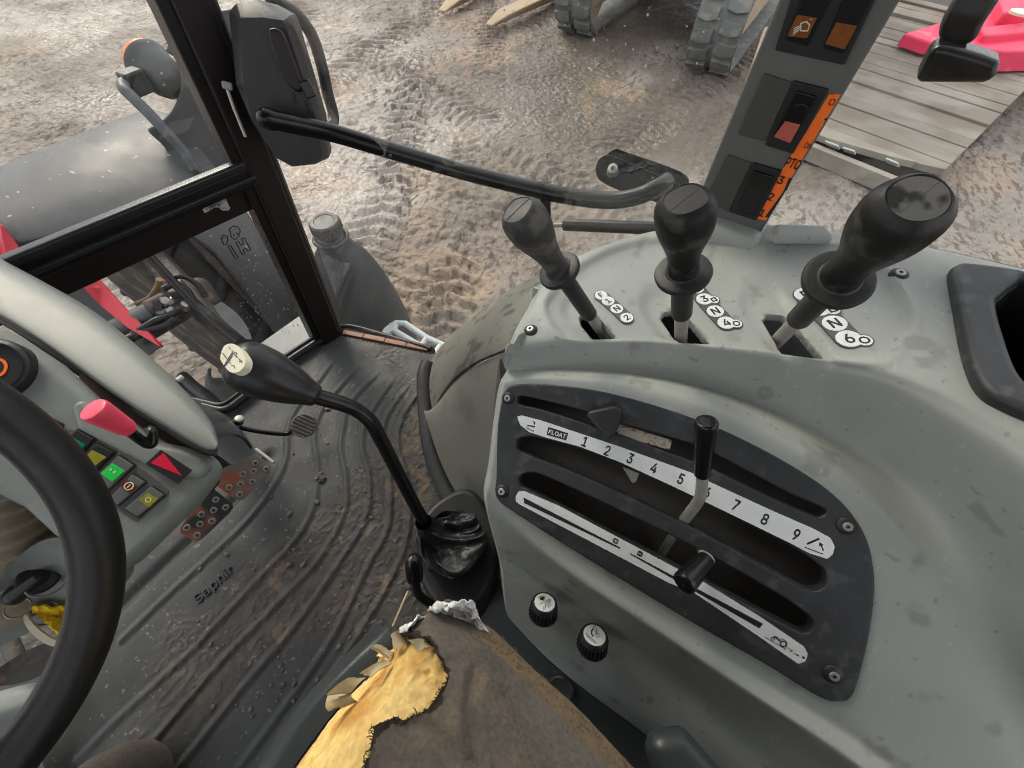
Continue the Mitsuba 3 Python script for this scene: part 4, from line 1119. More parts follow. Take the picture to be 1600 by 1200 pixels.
# small black lever beside the gaiter
k = thing('range_lever', 'short black lever with a rounded cap standing beside the leather gaiter near the seat', 'lever')
t0, t1 = at(644, 856, z=.27), at(648, 900, z=.235)
ax = unit(t0 - t1)
add('knob', lathe(t1 - ax * .006, ax, [(0, .004), (0, .009), (.002, .0102), (.018, .0108), (.030, .0100), (.036, .0075), (.0385, .003)], 28), 'm_gloss', k)
add('stalk', tube(cr([t1, at(650, 915, z=.215), at(655, 930, z=.19), at(675, 945, z=.16)], 6), .0058, 12), 'm_gloss', k)
single('paper_sliver', hull([at(637, 925, z=.215), at(614, 978, z=.24)], .0014), 'm_shred', 'thin pale straw like sliver standing at the seat corner', 'straw')

# ---------------------------------------------------------------- wheel housing between floor mat and console
wh = thing('wheel_housing', 'olive brown moulded wheel housing curving up from the floor mat to the console', 'wheel housing')
wpl = plane((1, .267, 0), (.555, 0, 0))


def resamp(P, n=40):
    P = np.asarray(P)
    d_ = np.r_[0, np.cumsum(np.linalg.norm(np.diff(P, axis=0), axis=1))]
    s_ = np.linspace(0, d_[-1], n)
    return np.stack([np.interp(s_, d_, P[:, i]) for i in range(3)], 1)


ayc, azc = -.36, -.22
outer_ = resamp(cr([at(u, v, pl=wpl) for u, v in ((664, 582), (676, 560), (700, 530), (728, 503), (760, 480), (800, 452), (850, 425), (884, 408))] + [V(.53, .10, .40)], 10))
seam = resamp(cr([at(u, v, x=x) for u, v, x in ((676, 650, .28), (686, 622, .292), (706, 594, .305), (740, 567, .312), (785, 547, .317), (815, 532, .335), (850, 508, .36), (890, 490, .39))], 10))
mid = (outer_ + seam) / 2
mid = mid + np.array([unit(V(0, m[1] - ayc, m[2] - azc)) for m in mid]) * 0.016
q1 = (outer_ * .82 + seam * .18) + np.array([unit(V(0, m[1] - ayc, m[2] - azc)) for m in mid]) * 0.011
q3 = (outer_ * .18 + seam * .82) + np.array([unit(V(0, m[1] - ayc, m[2] - azc)) for m in mid]) * 0.011
outd = outer_ + np.array([unit(V(0, m[1] - ayc, m[2] - azc)) for m in mid]) * -0.02 + V(.012, 0, 0)
A = spl(np.array([outd, outer_, q1, mid, q3, seam]), 6, 1, ku='p', kv=1)
add('arch_pad', slab(A, .01), 'm_arch', wh, smooth=60)
# side panel below the seam down to the floor
base_px = cr([(668, 610), (668, 640), (678, 690), (695, 740), (722, 790), (760, 840), (800, 900), (900, 1000)], 10)
base = np.array([at(u, v, z=0.012) for u, v in base_px])
base = resamp(base)
seam2 = seam - np.array([unit(V(0, m[1] - ayc, m[2] - azc)) for m in seam]) * 0.006
P_ = np.array([seam2, seam2 * .66 + base * .34 + V(-.012, .012, .0), seam2 * .33 + base * .67 + V(-.010, .012, 0), base])
add('side_panel', slab(spl(P_, 10, 1, ku=3, kv=1), .006), 'm_housing', wh, smooth=60)
# moulded mat lip along the housing
lip = cr([at(u, v, z=z) for u, v, z in ((668, 566, .035), (662, 588, .030), (664, 640, .018), (672, 700, .014), (690, 752, .014), (715, 800, .02), (752, 850, .03))], 8)
add('mat_lip', tube(lip, .0105, 12, ry=.016), 'm_rubber', wh)
cor = np.array([[at(u, v, z=z) for u, v, z in r] for r in ([(664, 566, .038), (690, 576, .042), (712, 584, .05)], [(660, 590, .026), (682, 598, .03), (702, 606, .035)], [(664, 618, .010), (680, 622, .012), (694, 628, .014)])])
add('mat_corner', slab(spl(cor, 6, 6, ku=2, kv=2), .006), 'm_rubber', wh)

# ---------------------------------------------------------------- grey switch post
xp = 0.55
fp = Fr((xp, 0, .6), (-1, 0, 0), (0, -1, 0))                        # x to the rear, y up
pk = thing('switch_post', 'grey plastic covered post with rocker switches and an orange scale strip, behind the levers', 'post')
zt = 1.44
add('cover', plate(rpoly([(-.047, -.17), (.0425, -.17), (.0445, zt - .6), (-.049, zt - .6)], .004), fp, -.085, 0.0, .0035, 5), 'm_pillar_grey', pk, smooth=50)


def pq(px, off=0.0):
    return fp.px(px, off)


def sw(px, r=.0015):
    return rpoly(pq(px), r)


Z1 = lambda p: [(1050 + x / 2.909, 0 + y / 2.909) for x, y in p]
# two blank plates
for px in ([(420, 330), (550, 372), (425, 640), (300, 607)], [(255, 700), (362, 738), (258, 960), (150, 905)]):
    add('blank_plate', plate(sw(Z1(px)), fp, -.002, .0022, .0008), 'm_blank', pk)
# rocker switches
k = add('switch_frame', plate(sw(Z1([(552, 362), (716, 402), (552, 695), (425, 655)])), fp, -.002, .0032, .001), 'm_black', pk)
add('rocker', plate(sw(Z1([(572, 402), (665, 430), (545, 640), (462, 615)])), fp, -.001, .0055, .0012), 'm_gloss', k)
tag(add('lens', plate(sw(Z1([(520, 540), (588, 556), (542, 640), (468, 612)]), .0006), fp, .003, .0061, .0005), 'm_lens_red', k), 'dull red lens of the switch')
sym = Z1([(565, 468), (600, 462), (628, 480), (618, 492)])
add('rocker_ridge', tube([fp.w(p, .0062)[0] for p in pq(sym)], .0008, 8), 'm_black', k)
k = add('switch_frame', plate(sw(Z1([(368, 735), (502, 772), (385, 998), (262, 958)])), fp, -.002, .0032, .001), 'm_black', pk)
add('rocker', plate(sw(Z1([(372, 765), (470, 795), (372, 970), (300, 950)])), fp, -.001, .0056, .0012), 'm_gloss', k)
k = add('switch_frame', plate(sw(Z1([(590, -160), (1000, -160), (785, 292), (470, 225)])), fp, -.002, .0030, .001), 'm_black', pk)
for a_, lens in (([(640, -140), (790, -140), (620, 205), (515, 175)], [(575, 58), (665, 72), (618, 165), (530, 155)]), ([(830, -140), (985, -140), (785, 240), (688, 212)], [(752, 92), (845, 108), (788, 215), (700, 190)])):
    add('rocker', plate(sw(Z1(a_)), fp, -.001, .0058, .0015), 'm_gloss', k)
    tag(add('lens', plate(sw(Z1(lens), .0006), fp, .003, .0063, .0004), 'm_lens_amber', k), 'amber lens')
LZ = lambda pts_, w: flat(LineString(pq(Z1(pts_))).buffer(w), fp, .0066)
lamp = cat(LZ([(592, 95), (618, 88), (632, 105), (622, 130), (590, 128), (592, 95)], .0005), *[LZ([(592 - 4 * i, 105 + 8 * i), (562 - 2 * i, 118 + 10 * i)], .0004) for i in range(4)], LZ([(632, 80), (642, 76)], .0003))
add('lamp_symbol', lamp, 'm_cream', pk)
# orange strip with PTO scale
og = sw(Z1([(716, 424), (728, 430), (740, 424), (782, 430), (690, 600), (600, 760), (510, 905), (500, 935), (440, 1003), (383, 992), (440, 880), (520, 740), (610, 600)]), .0002)
og = og.intersection(Polygon([(-.08, -.3), (.0395, -.3), (.0425, .6), (-.08, .6)]))
sk = add('scale_strip', flat(og, fp, .0006), 'm_orange', pk)
tag(sk, 'bright orange strip lettered PTO with numbers 3 2 1')
PT = lambda s, p, h, **kw: text(s, h, fp, pq(Z1([p]))[0], 0.0, .0012, **kw)
add('lettering', PT('PTO', (552, 741), .0098, bold=True, sx=.56), 'm_print', sk)
add('number', PT('3', (496, 816), .0086, bold=True), 'm_print', sk)
add('number', PT('2', (450, 892), .0086, bold=True), 'm_print', sk)
add('number', PT('1', (410, 966), .0086, bold=True), 'm_print', sk)
add('lettering', PT('ON', (619, 660), .0052, sx=.75), 'm_print', sk)
add('lettering', PT('O', (728, 462), .0056), 'm_print', sk)
for px in ([(533, 806), (545, 808), (524, 862), (508, 870)], [(508, 868), (515, 870), (440, 985), (424, 984)]):
    add('scale_bar', flat(sw(Z1(px), .0001), fp, .0012), 'm_print', sk)
dot = pq(Z1([(700, 540)]))[0]
add('scale_dot', flat(Point(dot).buffer(.0011), fp, .0012), 'm_print', sk)
# moulded foot of the post on the console
foot = cr([(1082, 350), (1108, 330), (1112, 365), (1175, 384), (1190, 366), (1200, 352), (1205, 380), (1180, 412), (1120, 400), (1085, 380)], 4, True)
add('foot', rbox(fp.w([(-.003, -.148)], -.03)[0], (.10, .03, .12), .012, Fr((0, 0, 0), (-1, 0, 0), (0, -1, 0))), 'm_console', pk)
single('sill_cap', hull([at(1216, 360, z=.476), at(1282, 362, z=.484), at(1290, 372, z=.482), at(1216, 372, z=.474)], .007), 'm_console', 'small grey cap block on the console edge just behind the switch post', 'trim cap')

# ---------------------------------------------------------------- window handle bar, bracket, gas strut
k = thing('tube_handle', 'glossy black bent tube handle across the right side window', 'handle')
hb = [at(416, 185, d=.735), at(450, 192, d=.74), at(520, 208, d=.75), at(620, 238, d=.75), at(730, 270, d=.745), at(845, 298, d=.715), at(905, 309, d=.70), at(955, 313, d=.69), at(995, 307, d=.685), at(1025, 294, d=.69), at(1042, 283, d=.71)]
add('tube', tube(cr(hb, 8), .0122, 20), 'm_gloss', k)
add('tube_end', hull([hb[0], hb[0] + unit(hb[1] - hb[0]) * .006], .0124), 'm_gloss', k)
add('joint_ring', tube([at(840, 296.5, d=.716), at(849, 298.5, d=.714)], .0130, 20), 'm_gloss', k)
add('strut_post', tube([at(852, 310, d=.715), at(854, 345, d=.725), at(857, 358, d=.727)], [.0085, .0075, .006], 14), 'm_gloss', k)
add('mount', hull([at(940, 262, d=.75), at(1045, 305, d=.74), at(1060, 285, d=.76)], .004), 'm_gloss', k) if False else None
k = thing('window_bracket', 'black steel channel bracket with a pin, behind the handle tube beside the switch post', 'bracket')
nb = unit(CAM - at(990, 285, d=.76) + V(0, 0, .25))
fb = Fr(at(990, 285, d=.765), nb, at(1060, 290, d=.76) - at(940, 250, d=.76))
O5 = lambda p: [(840 + x / 4.444, 180 + y / 4.444) for x, y in p]
add('front_plate', plate(rpoly(fb.px(cr(O5([(405, 350), (440, 290), (500, 275), (560, 295), (900, 440), (1000, 500), (990, 640), (820, 600), (600, 530), (480, 480), (415, 430)]), 4, True)), .002), fb, -.003, 0, .001), 'm_gloss', k)
fb2 = Fr(fb.o - fb.n * .026, fb.n, fb.x)
add('rear_plate', plate(rpoly(fb2.px(cr([(941, 252), (950, 239), (963, 232), (975, 236), (1064, 268), (1076, 290), (1060, 310), (975, 285), (946, 266)], 4, True)), .002), fb2, -.003, 0, .001), 'm_gloss', k)
add('web', plate(rpoly(fb.px(O5([(520, 300), (940, 455), (930, 475), (515, 318)])), .001), fb, -.028, -.001), 'm_gloss', k)
add('pin', lathe(at(500, 0, d=1) * 0 + at(840 + 520 / 4.444, 180 + 395 / 4.444, pl=fb.pl), fb.n, [(0, .002), (0, .0095), (.016, .008), (.020, .0075), (.021, .0065), (.0215, .003), (.016, .001)], 20), 'm_bolt', k)
k = thing('gas_strut', 'black gas strut with a thin rod lying below the window handle tube', 'gas strut')
g0, g1 = at(881, 351, d=.735), at(1034, 357, d=.70)
add('cylinder', lathe(g0, g1 - g0, [(0, .004), (0, .0088), (.001, .0095), (np.linalg.norm(g1 - g0) - .001, .0095), (np.linalg.norm(g1 - g0), .008)], 24), 'm_black', k)
add('rod', tube([at(858, 353, d=.735), g0], .0034, 12), 'm_bolt', k)

# ---------------------------------------------------------------- window latch box on the corner post
k = thing('latch_box', 'tall faceted black plastic latch cover on the corner post with a paddle lever', 'latch')
nl = unit(0.8 * unit(CAM - at(435, 130, d=.78)) + V(-.35, -.1, 0))
fl = Fr(at(435, 130, d=.77), nl, V(0, 0, 1))
fl = Fr(fl.o, nl, at(400, 0, pl=fl.pl) - at(425, 265, pl=fl.pl))
ob = fl.px([(351, 19), (363, 5), (389, 0), (420, 8), (449, 24), (455, 35), (502, 189), (512, 252), (490, 262), (455, 266), (430, 252), (408, 217), (363, 135)])
ib = fl.px([(376, 28), (410, 27), (444, 32), (497, 196), (503, 248), (485, 257), (456, 260), (432, 247), (394, 190), (380, 126)])
add('body', trimesh.convex.convex_hull(np.vstack([fl.w(ib, 0), fl.w(ob, -.020), fl.w(ob, -.065)])), 'm_latch', k, smooth=20)
pr('m_latch', lambda p, n, uv: mix((0.020, 0.0205, 0.021), (0.033, 0.034, 0.034), f3(p, 30, 3)), 0.42, bump=(grain(900), 0.0001, 3e-4))
pad = rpoly(fl.px(cr([(421, 50), (427, 43), (440, 46), (450, 62), (470, 118), (476, 136), (468, 143), (455, 134), (440, 108), (428, 80)], 4, True)), .001)
add('paddle', plate(pad, fl, -.002, .012, .004, 4), 'm_frame_red', k)
add('paddle_tip', rbox(at(483, 137, pl=fl.pl) + fl.n * .010, (.02, .014, .014), .002, Fr(fl.o, fl.n, fl.x + fl.y * .6)), 'm_gloss', k)
for px in ([(456, 145), (461, 144), (464, 162), (459, 164)], [(475, 158), (479, 157), (485, 176), (481, 178)]):
    add('slit', flat(Polygon(fl.px(px)), fl, .0004), 'm_print', k)
add('tube_socket', lathe(at(413, 184, d=.735), at(450, 192, d=.74) - at(413, 184, d=.735), [(0, .004), (0, .0125), (.004, .0135), (.012, .0130)], 20), 'm_gloss', k)
lc = [at(*p) if False else at(p[0], p[1], d=p[2]) for p in ((400, -30, .86), (430, 2, .86), (462, 22, .86), (487, 55, .87), (502, 100, .875), (512, 145, .88), (521, 180, .88), (518, 196, .87), (506, 202, .86))]
single('latch_cable', tube(cr(lc, 8), .0088, 14), 'm_rubber', 'grey black hose looping behind the latch cover on the corner post', 'hose')
k = thing('latch_rod', 'thin steel rod and clip in the dark gap behind the latch cover', 'rod')
add('rod', tube([at(352, 130, d=.80), at(366, 170, d=.80), at(384, 214, d=.80)], .0024, 8), 'm_bolt', k)
add('clip', rbox(at(355, 134, d=.795), (.009, .012, .006), .002, fl), 'm_galv', k)

# black plastic handle hanging at the upper right
k = thing('grab_handle', 'black plastic hanging arm with a blunt blade at its lower end, upper right corner', 'handle')
xg = .66
fg2 = Fr((xg, -.12, .64), (-1, 0, 0), (0, -1, 0))
OG = lambda p: [(1300 + x / 5.333, y / 5.333) for x, y in p]
arm = rpoly(fg2.px(OG([(1030, 0), (1060, -120), (1450, -120), (1400, 10), (1270, 200), (1180, 390), (960, 380), (880, 310), (920, 190)])), .003)
add('arm', plate(arm, fg2, -.02, .0, .006, 4), 'm_gloss', k)
bl = rpoly(fg2.px(OG([(855, 325), (1000, 345), (1250, 420), (1405, 480), (1370, 590), (1310, 645), (1250, 658), (720, 655), (680, 660), (735, 555)])), .0015)
add('blade', plate(bl, fg2, -.012, .014, .006, 4), 'm_gloss', k)

# ---------------------------------------------------------------- steering wheel
wc, wt, ws, wr = V(-.263, .390, .560), .98, .017, .198
wx, wy = unit(V(math.cos(ws), 0, math.sin(ws))), V(0, math.cos(wt), math.sin(wt))
wn_ = np.cross(wx, wy)
k = thing('steering_wheel', 'black padded steering wheel at the left edge', 'steering wheel')
ths = np.linspace(0, 2 * np.pi, 193)[:-1]
bump_ = sum(np.exp(-(((ths - a + np.pi) % (2 * np.pi) - np.pi) / .10) ** 2) for a in (.42, -.42 + np.pi, math.pi - .42 + .84))
rad = .0235 + .0012 * np.sin(ths * 18) * 0
ring = wc + (wr - .004 * 0) * (np.cos(ths)[:, None] * wx + np.sin(ths)[:, None] * wy)
rim = tube(ring - (np.cos(ths)[:, None] * wx + np.sin(ths)[:, None] * wy) * (bump_ * .004)[:, None], .0168 + .0030 * np.exp(-(((ths - .05 + np.pi) % (2 * np.pi) - np.pi) / .22) ** 2), 28, ry=.0168, closed=True)
add('rim', rim, 'm_wheelskin', k, smooth=60)
pr('m_wheelskin', lambda p, n, uv: mix((0.007, 0.007, 0.0075), (0.012, 0.012, 0.0125), f3(p, 40, 3)), lambda p, n, uv: 0.36 + 0.15 * f3(p, 90, 2), bump=(grain(900), 0.00008, 3e-4))
for a in (math.pi * .95, math.pi * 1.5, math.pi * .5):
    e = math.cos(a) * wx + math.sin(a) * wy
    add('spoke', tube([wc - wn_ * .03, wc + e * .10 - wn_ * .012, wc + e * (wr - .004)], [.022, .018, .016], 14), 'm_wheelskin', k)
add('hub', lathe(wc - wn_ * .06, wn_, [(0, .02), (0, .05), (.04, .055), (.05, .05), (.055, .03), (.056, .005)], 32), 'm_wheelskin', k)

# ---------------------------------------------------------------- dashboard
dn = unit(V(-.10, -.42, .90))
dpl = plane(dn, (-.06, .41, .385))
fdsh = Fr(at(200, 720, pl=dpl), dn, (-1, 0, 0))
db = thing('dashboard', 'grey dashboard with a row of coloured switches behind the steering wheel', 'dashboard')
dout = [(-330, 420), (0, 510), (80, 562), (112, 592), (144, 622), (193, 655), (225, 675), (250, 690), (285, 697), (322, 710), (338, 726), (335, 745), (300, 790), (204, 882), (186, 898), (150, 882), (76, 838), (30, 795), (-60, 750), (-400, 640)]
add('body', plate(rpoly(fdsh.px(dout), .012), fdsh, -.022, .0, .012, 6), 'm_dash', db, smooth=50)
add('lower_body', plate(rpoly(fdsh.px(dout), .012).buffer(-.03), fdsh, -.14, -.02, .004), 'm_under2', db, smooth=50)
D5 = lambda p: [(x / 4.444, 580 + y / 4.444) for x, y in p]
# raised bank between switch panel and cowl
bank = rpoly(fdsh.px([(20, 528), (80, 570), (112, 602), (116, 640), (125, 672), (260, 742), (318, 748), (333, 730), (318, 716), (284, 702), (250, 696), (222, 682), (190, 662), (140, 630), (100, 592), (60, 562)]), .004)
add('bank', plate(bank, fdsh, -.02, .0055, .0055, 4), 'm_dash', db, smooth=60)
spx = D5([(480, 395), (520, 410), (780, 560), (1000, 690), (1180, 835), (1160, 870), (965, 1040), (940, 1045), (760, 925), (560, 740), (380, 600), (300, 520), (340, 440)])
pk2 = add('switch_panel', plate(rpoly(fdsh.px(spx), .003), fdsh, -.004, .0012, .001), 'm_panel_grey', db)
SWS = [('m_lens_red2', [(360, 370), (420, 400), (400, 440), (340, 420)], None, 'unlit red lens'),
       ('m_lens_green', [(520, 460), (615, 515), (545, 595), (450, 540)], None, 'green lens'), ('m_lens_yellow', [(660, 550), (760, 600), (660, 675), (590, 620)], None, 'yellow lens'),
       ('m_lens_bright_green', [(800, 640), (885, 695), (800, 770), (720, 715)], [(690, 790), (740, 750), (790, 790), (735, 830)], 'bright green lens'),
       ('m_lens_brown', [(900, 750), (975, 800), (915, 850), (850, 795)], [(930, 715), (1020, 770), (830, 930), (775, 885)], 'brown lens with a pale ring symbol'),
       ('m_lens_yellow', [(1040, 845), (1115, 885), (1050, 945), (980, 895)], [(1060, 800), (1150, 860), (970, 1010), (880, 955)], 'dull yellow lens')]
pr('m_lens_red2', (0.5, 0.05, 0.05), 0.35)
ofs = [(-90, 100)] * 4
for i, (m_, lens, rock, lab) in enumerate(SWS):
    L_ = np.array(lens, float)
    if rock is None or i == 3:
        c = L_.mean(0)
        a_ = (L_[1] - L_[0]) * .62
        b_ = (L_[3] - L_[0])
        rock = [c - a_ - b_ * 1.1, c + a_ - b_ * 1.1, c + a_ + b_ * 1.9, c - a_ + b_ * 1.9]
        rock = [tuple(r_) for r_ in rock]
    kf = add('switch', plate(rpoly(fdsh.px(D5(rock)), .0006).buffer(.0012), fdsh, 0, .0022, .0005), 'm_black', pk2)
    add('rocker', plate(rpoly(fdsh.px(D5(rock)), .0008), fdsh, .001, .0048, .0010), 'm_switch', kf) if False else None
    # a fourth level is not allowed: rocker and lens belong to the panel too
    add('rocker', plate(rpoly(fdsh.px(D5(rock)), .0008), fdsh, .001, .0046, .0010), 'm_switch' if i > 2 else 'm_black', pk2)
    tag(add('lens', plate(rpoly(fdsh.px(D5(lens)), .0005), fdsh, .002, .0053, .0004), m_, pk2), lab)
LD = lambda pts_, w: flat(LineString(fdsh.px(D5(pts_))).buffer(w), fdsh, .0054)
rc = fdsh.px(D5([(915, 798)]))[0]
add('ring_symbol', flat(Point(rc).buffer(.0042).difference(Point(rc).buffer(.0031)).union(LineString([rc - V(.0016, 0), rc + V(.0016, 0)]).buffer(.0005)), fdsh, .0054), 'm_cream', pk2)
rc = fdsh.px(D5([(1048, 892)]))[0]
add('ring_symbol', flat(Point(rc).buffer(.0028).difference(Point(rc).buffer(.0019)), fdsh, .0054), 'm_cream', pk2)
add('axle_symbol', cat(LD([(500, 505), (560, 525)], .0005), LD([(510, 490), (495, 515)], .0005), LD([(530, 500), (522, 520)], .0004), LD([(560, 508), (545, 535)], .0005)), 'm_cream', pk2)
add('dots_symbol', cat(*[flat(Point(c).buffer(.0012), fdsh, .0054) for c in fdsh.px(D5([(790, 685), (815, 702)]))]), 'm_cream', pk2)
# red triangle warning sticker
add('warning_plate', flat(rpoly(fdsh.px(D5([(1135, 548), (1350, 690), (1255, 785), (1030, 645)])), .001), fdsh, .0057), 'm_print', db)
tag(add('warning_triangle', flat(Polygon(fdsh.px(D5([(1155, 570), (1282, 728), (1065, 640)]))), fdsh, .0062), 'm_red', db), 'bright red triangle on a black plate')
# gauge with orange ring at the far left
go = at(-16, 577, pl=(dn, dpl[1] + .008))
kg = add('gauge', lathe(go - dn * .02, dn, [(0, .02), (0, .032), (.020, .032), (.023, .030), (.024, .027), (.019, .025), (.019, .001)], 40), 'm_black', db)
fgau = Fr(go, dn, (1, 0, 0))
add('gauge_ring', flat(Point(0.002, 0).buffer(.0115).difference(Point(0.002, 0).buffer(.0088)), fgau, -.0006), 'm_orange', kg)

# cowl wing along the right edge of the dashboard
cw = thing('dash_cowl', 'pale grey leaf shaped cover along the right edge of the dashboard', 'cover')
far, near = V(0, .80, .43), V(0, .39, .37)
zc = lambda u: np.interp(u, [-300, 0, 340], [.50, .455, .392])
up_px = cr([(-260, 272), (-100, 352), (0, 408), (70, 446), (140, 487), (205, 537), (262, 587), (302, 628), (330, 662), (341, 690)], 6)
lo_px = cr([(-260, 372), (-100, 446), (0, 496), (70, 540), (140, 590), (205, 634), (262, 668), (298, 690), (322, 702), (336, 703)], 6)
rowsC = []
for f_, dz in ((-.05, -.012), (-.01, -.003), (.06, .0005), (.3, .003), (.6, .003), (.86, .002), (.945, .0008), (.985, -.003), (1.0, -.010), (1.004, -.020)):
    rowsC.append([at(*(np.array(a_) * (1 - f_) + np.array(b_) * f_), z=float(zc((a_[0] + b_[0]) / 2)) + dz) for a_, b_ in zip(up_px, lo_px)])
C_ = np.array(rowsC)
add('shell', slab(spl(C_, 5, 1, ku='p', kv=1), .004), 'm_cover', cw, smooth=60)
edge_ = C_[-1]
add('edge_shade', tube(edge_ + V(0, 0, -.002), .0055, 10), 'm_edge_shade', cw)  # dark tube standing in for shade on the lower side of the cover
pr('m_edge_shade', (0.05, 0.052, 0.05), 0.5)
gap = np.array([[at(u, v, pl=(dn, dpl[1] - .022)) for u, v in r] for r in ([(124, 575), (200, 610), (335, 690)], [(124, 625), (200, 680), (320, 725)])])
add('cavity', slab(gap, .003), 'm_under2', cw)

# red throttle lever
k = thing('throttle_lever', 'pinkish red cylindrical throttle knob on a bent black stalk on the dashboard', 'lever')
t0, t1 = at(150, 642, d=.515), at(196, 668, d=.530)
ax = unit(t0 - t1)
kl = np.linalg.norm(t0 - t1)
add('knob', lathe(t1, ax, [(-.006, .003), (-.005, .0065), (0, .0082), (kl - .002, .0112), (kl + .001, .0112), (kl + .003, .0104), (kl + .0038, .008), (kl + .004, .003)], 36), 'm_redknob', k, smooth=30)
add('stalk', tube(cr([t1, at(214, 683, d=.545), at(231, 694, d=.552), at(238, 691, d=.552), at(237, 675, d=.553), at(234, 672, d=.56)], 6), .0046, 12), 'm_gloss', k)

# steering column parts seen through the wheel
k = thing('steering_column', 'grey steering column housing with a beige rubber bellows and ignition switch, seen through the steering wheel', 'steering column')
sc = np.array([[at(u, v, z=z) for u, v, z in r] for r in ([(-60, 960, .31), (0, 903, .325), (74, 842, .335), (192, 893, .335)], [(-60, 990, .27), (20, 940, .285), (92, 895, .295), (176, 925, .285)], [(-60, 1040, .21), (10, 1006, .22), (70, 978, .225), (122, 968, .22)])])
Hs = spl(sc, 10, 10, ku=2)
_hs = trimesh.ray.ray_triangle.RayMeshIntersector(grid(Hs))


def onhs(u, v, off):
    r_ = unit(ray(u, v))
    loc_, _, _ = _hs.intersects_location([CAM], [r_], multiple_hits=False)
    return (loc_[0] if len(loc_) else at(u, v, z=.25)) - r_ * off


add('housing', slab(Hs, .01), 'm_dash', k)
bo_, bt_ = at(-8, 900, z=.27), at(-30, 735, z=.39)
bax = unit(bt_ - bo_)
bl_ = np.linalg.norm(bt_ - bo_)
prf = [(bl_ * s, (.066 - .014 * s) + .0042 * math.cos(s * 2 * math.pi * 8)) for s in np.linspace(-.1, 1, 110)]
add('bellows', lathe(bo_, bax, prf, 48), 'm_boot_beige', k)
kx = onhs(60, 903, .004)
add('ignition_switch', lathe(kx, unit(CAM - kx), [(-.008, .004), (-.008, .017), (.004, .017), (.006, .014), (.006, .008), (.009, .007), (.009, .001)], 32), 'm_black', k)
add('key', hull([kx + unit(CAM - kx) * .010, onhs(24, 930, .014)], [.006, .010]), 'm_black', k)
k2 = thing('key_ring', 'split wire rings hanging from the ignition key', 'key ring')
for (u, v, r_, n_) in ((28, 950, .010, V(.3, -.5, .8)), (68, 958, .0135, V(-.2, -.6, .7)), (72, 906, .017, V(.2, -.4, .9))):
    c = onhs(u, v, .016)
    f_ = Fr(c, n_, (1, 0, 0))
    a_ = np.linspace(0, 2 * np.pi, 33)[:-1]
    add('ring', tube(f_.w(np.stack([r_ * np.cos(a_), r_ * np.sin(a_)], 1)), .0010, 8, closed=True), 'm_steel', k2)
k3 = thing('key_tag', 'clear plastic key tag packed with crumpled yellow cloth, below the ignition key', 'key tag')
yt = np.array([[onhs(u, v, o_f) for u, v, o_f in r] for r in ([(46, 946, .012), (76, 946, .016), (108, 948, .012)], [(60, 962, .020), (84, 968, .024), (110, 968, .018)], [(84, 985, .014), (96, 990, .016), (110, 994, .012)])])
Yg = spl(yt, 8, 8, ku=2, kv=2)
Yg = Yg + gnormals(Yg) * (0.008 * (ridged(Yg * V(170, 70, 120), 2, 3) - .5))[..., None]
add('cloth', slab(Yg, .002), 'm_yellow', k3)
add('pouch', slab(spl(np.array([[onhs(u, v, o_f) for u, v, o_f in r] for r in ([(38, 955, .012), (62, 985, .015), (96, 1004, .012)], [(34, 966, .008), (58, 998, .008), (92, 1012, .006)])]), 6, 6, ku=1, kv=2), .002), 'm_boot_beige', k3)
lw = np.array([[at(u, v, z=z) for u, v, z in r] for r in ([(-200, 1090, .06), (0, 1045, .05), (80, 1015, .045)], [(-200, 1150, .05), (0, 1075, .045), (88, 1040, .04)])])
single('clutch_pedal', cat(slab(spl(np.array([[at(u, v, z=z) for u, v, z in r] for r in ([(-10, 1050, .16), (45, 1015, .155), (88, 1002, .15)], [(0, 1072, .145), (50, 1062, .14), (80, 1040, .14)])]), 8, 8, ku=1, kv=2), .008), tube([at(30, 1040, z=.145), at(10, 990, z=.10), at(-40, 960, z=.15)], .01, 10)), 'm_grime', 'muddy rust edged clutch pedal glimpsed inside the steering wheel rim', 'pedal')
cl = np.array([[at(u, v, z=z) for u, v, z in r] for r in ([(-300, 1190, .10), (0, 1080, .085), (70, 1075, .07)], [(-300, 1230, .105), (0, 1110, .092), (75, 1100, .074)], [(-300, 1290, .05), (0, 1185, .045), (60, 1160, .04)], [(-300, 1380, .02), (0, 1290, .02), (80, 1230, .02)])])
single('tunnel_cover', slab(spl(cl, 8, 8, ku='p'), .008), 'm_dash', 'pale blue grey moulded floor cover low in the lower left corner', 'floor cover')
# brown cloth covered hump at the bottom left
hc = at(108, 1275, z=.11)
dm = lathe(hc - V(0, 0, .09), (0, 0, 1), [(0, .012), (0, .058), (.03, .0575), (.06, .054), (.08, .045), (.092, .032), (.099, .016), (.101, .003)], 48)
dm.vertices = dm.vertices + (meshkit.fbm(dm.vertices * 25, 3, 5)[:, None] - .5) * .008
single('cloth_cushion', dm, 'm_seat', 'round brown cloth covered cushion corner at the bottom beside the steering wheel', 'cushion', smooth=60)

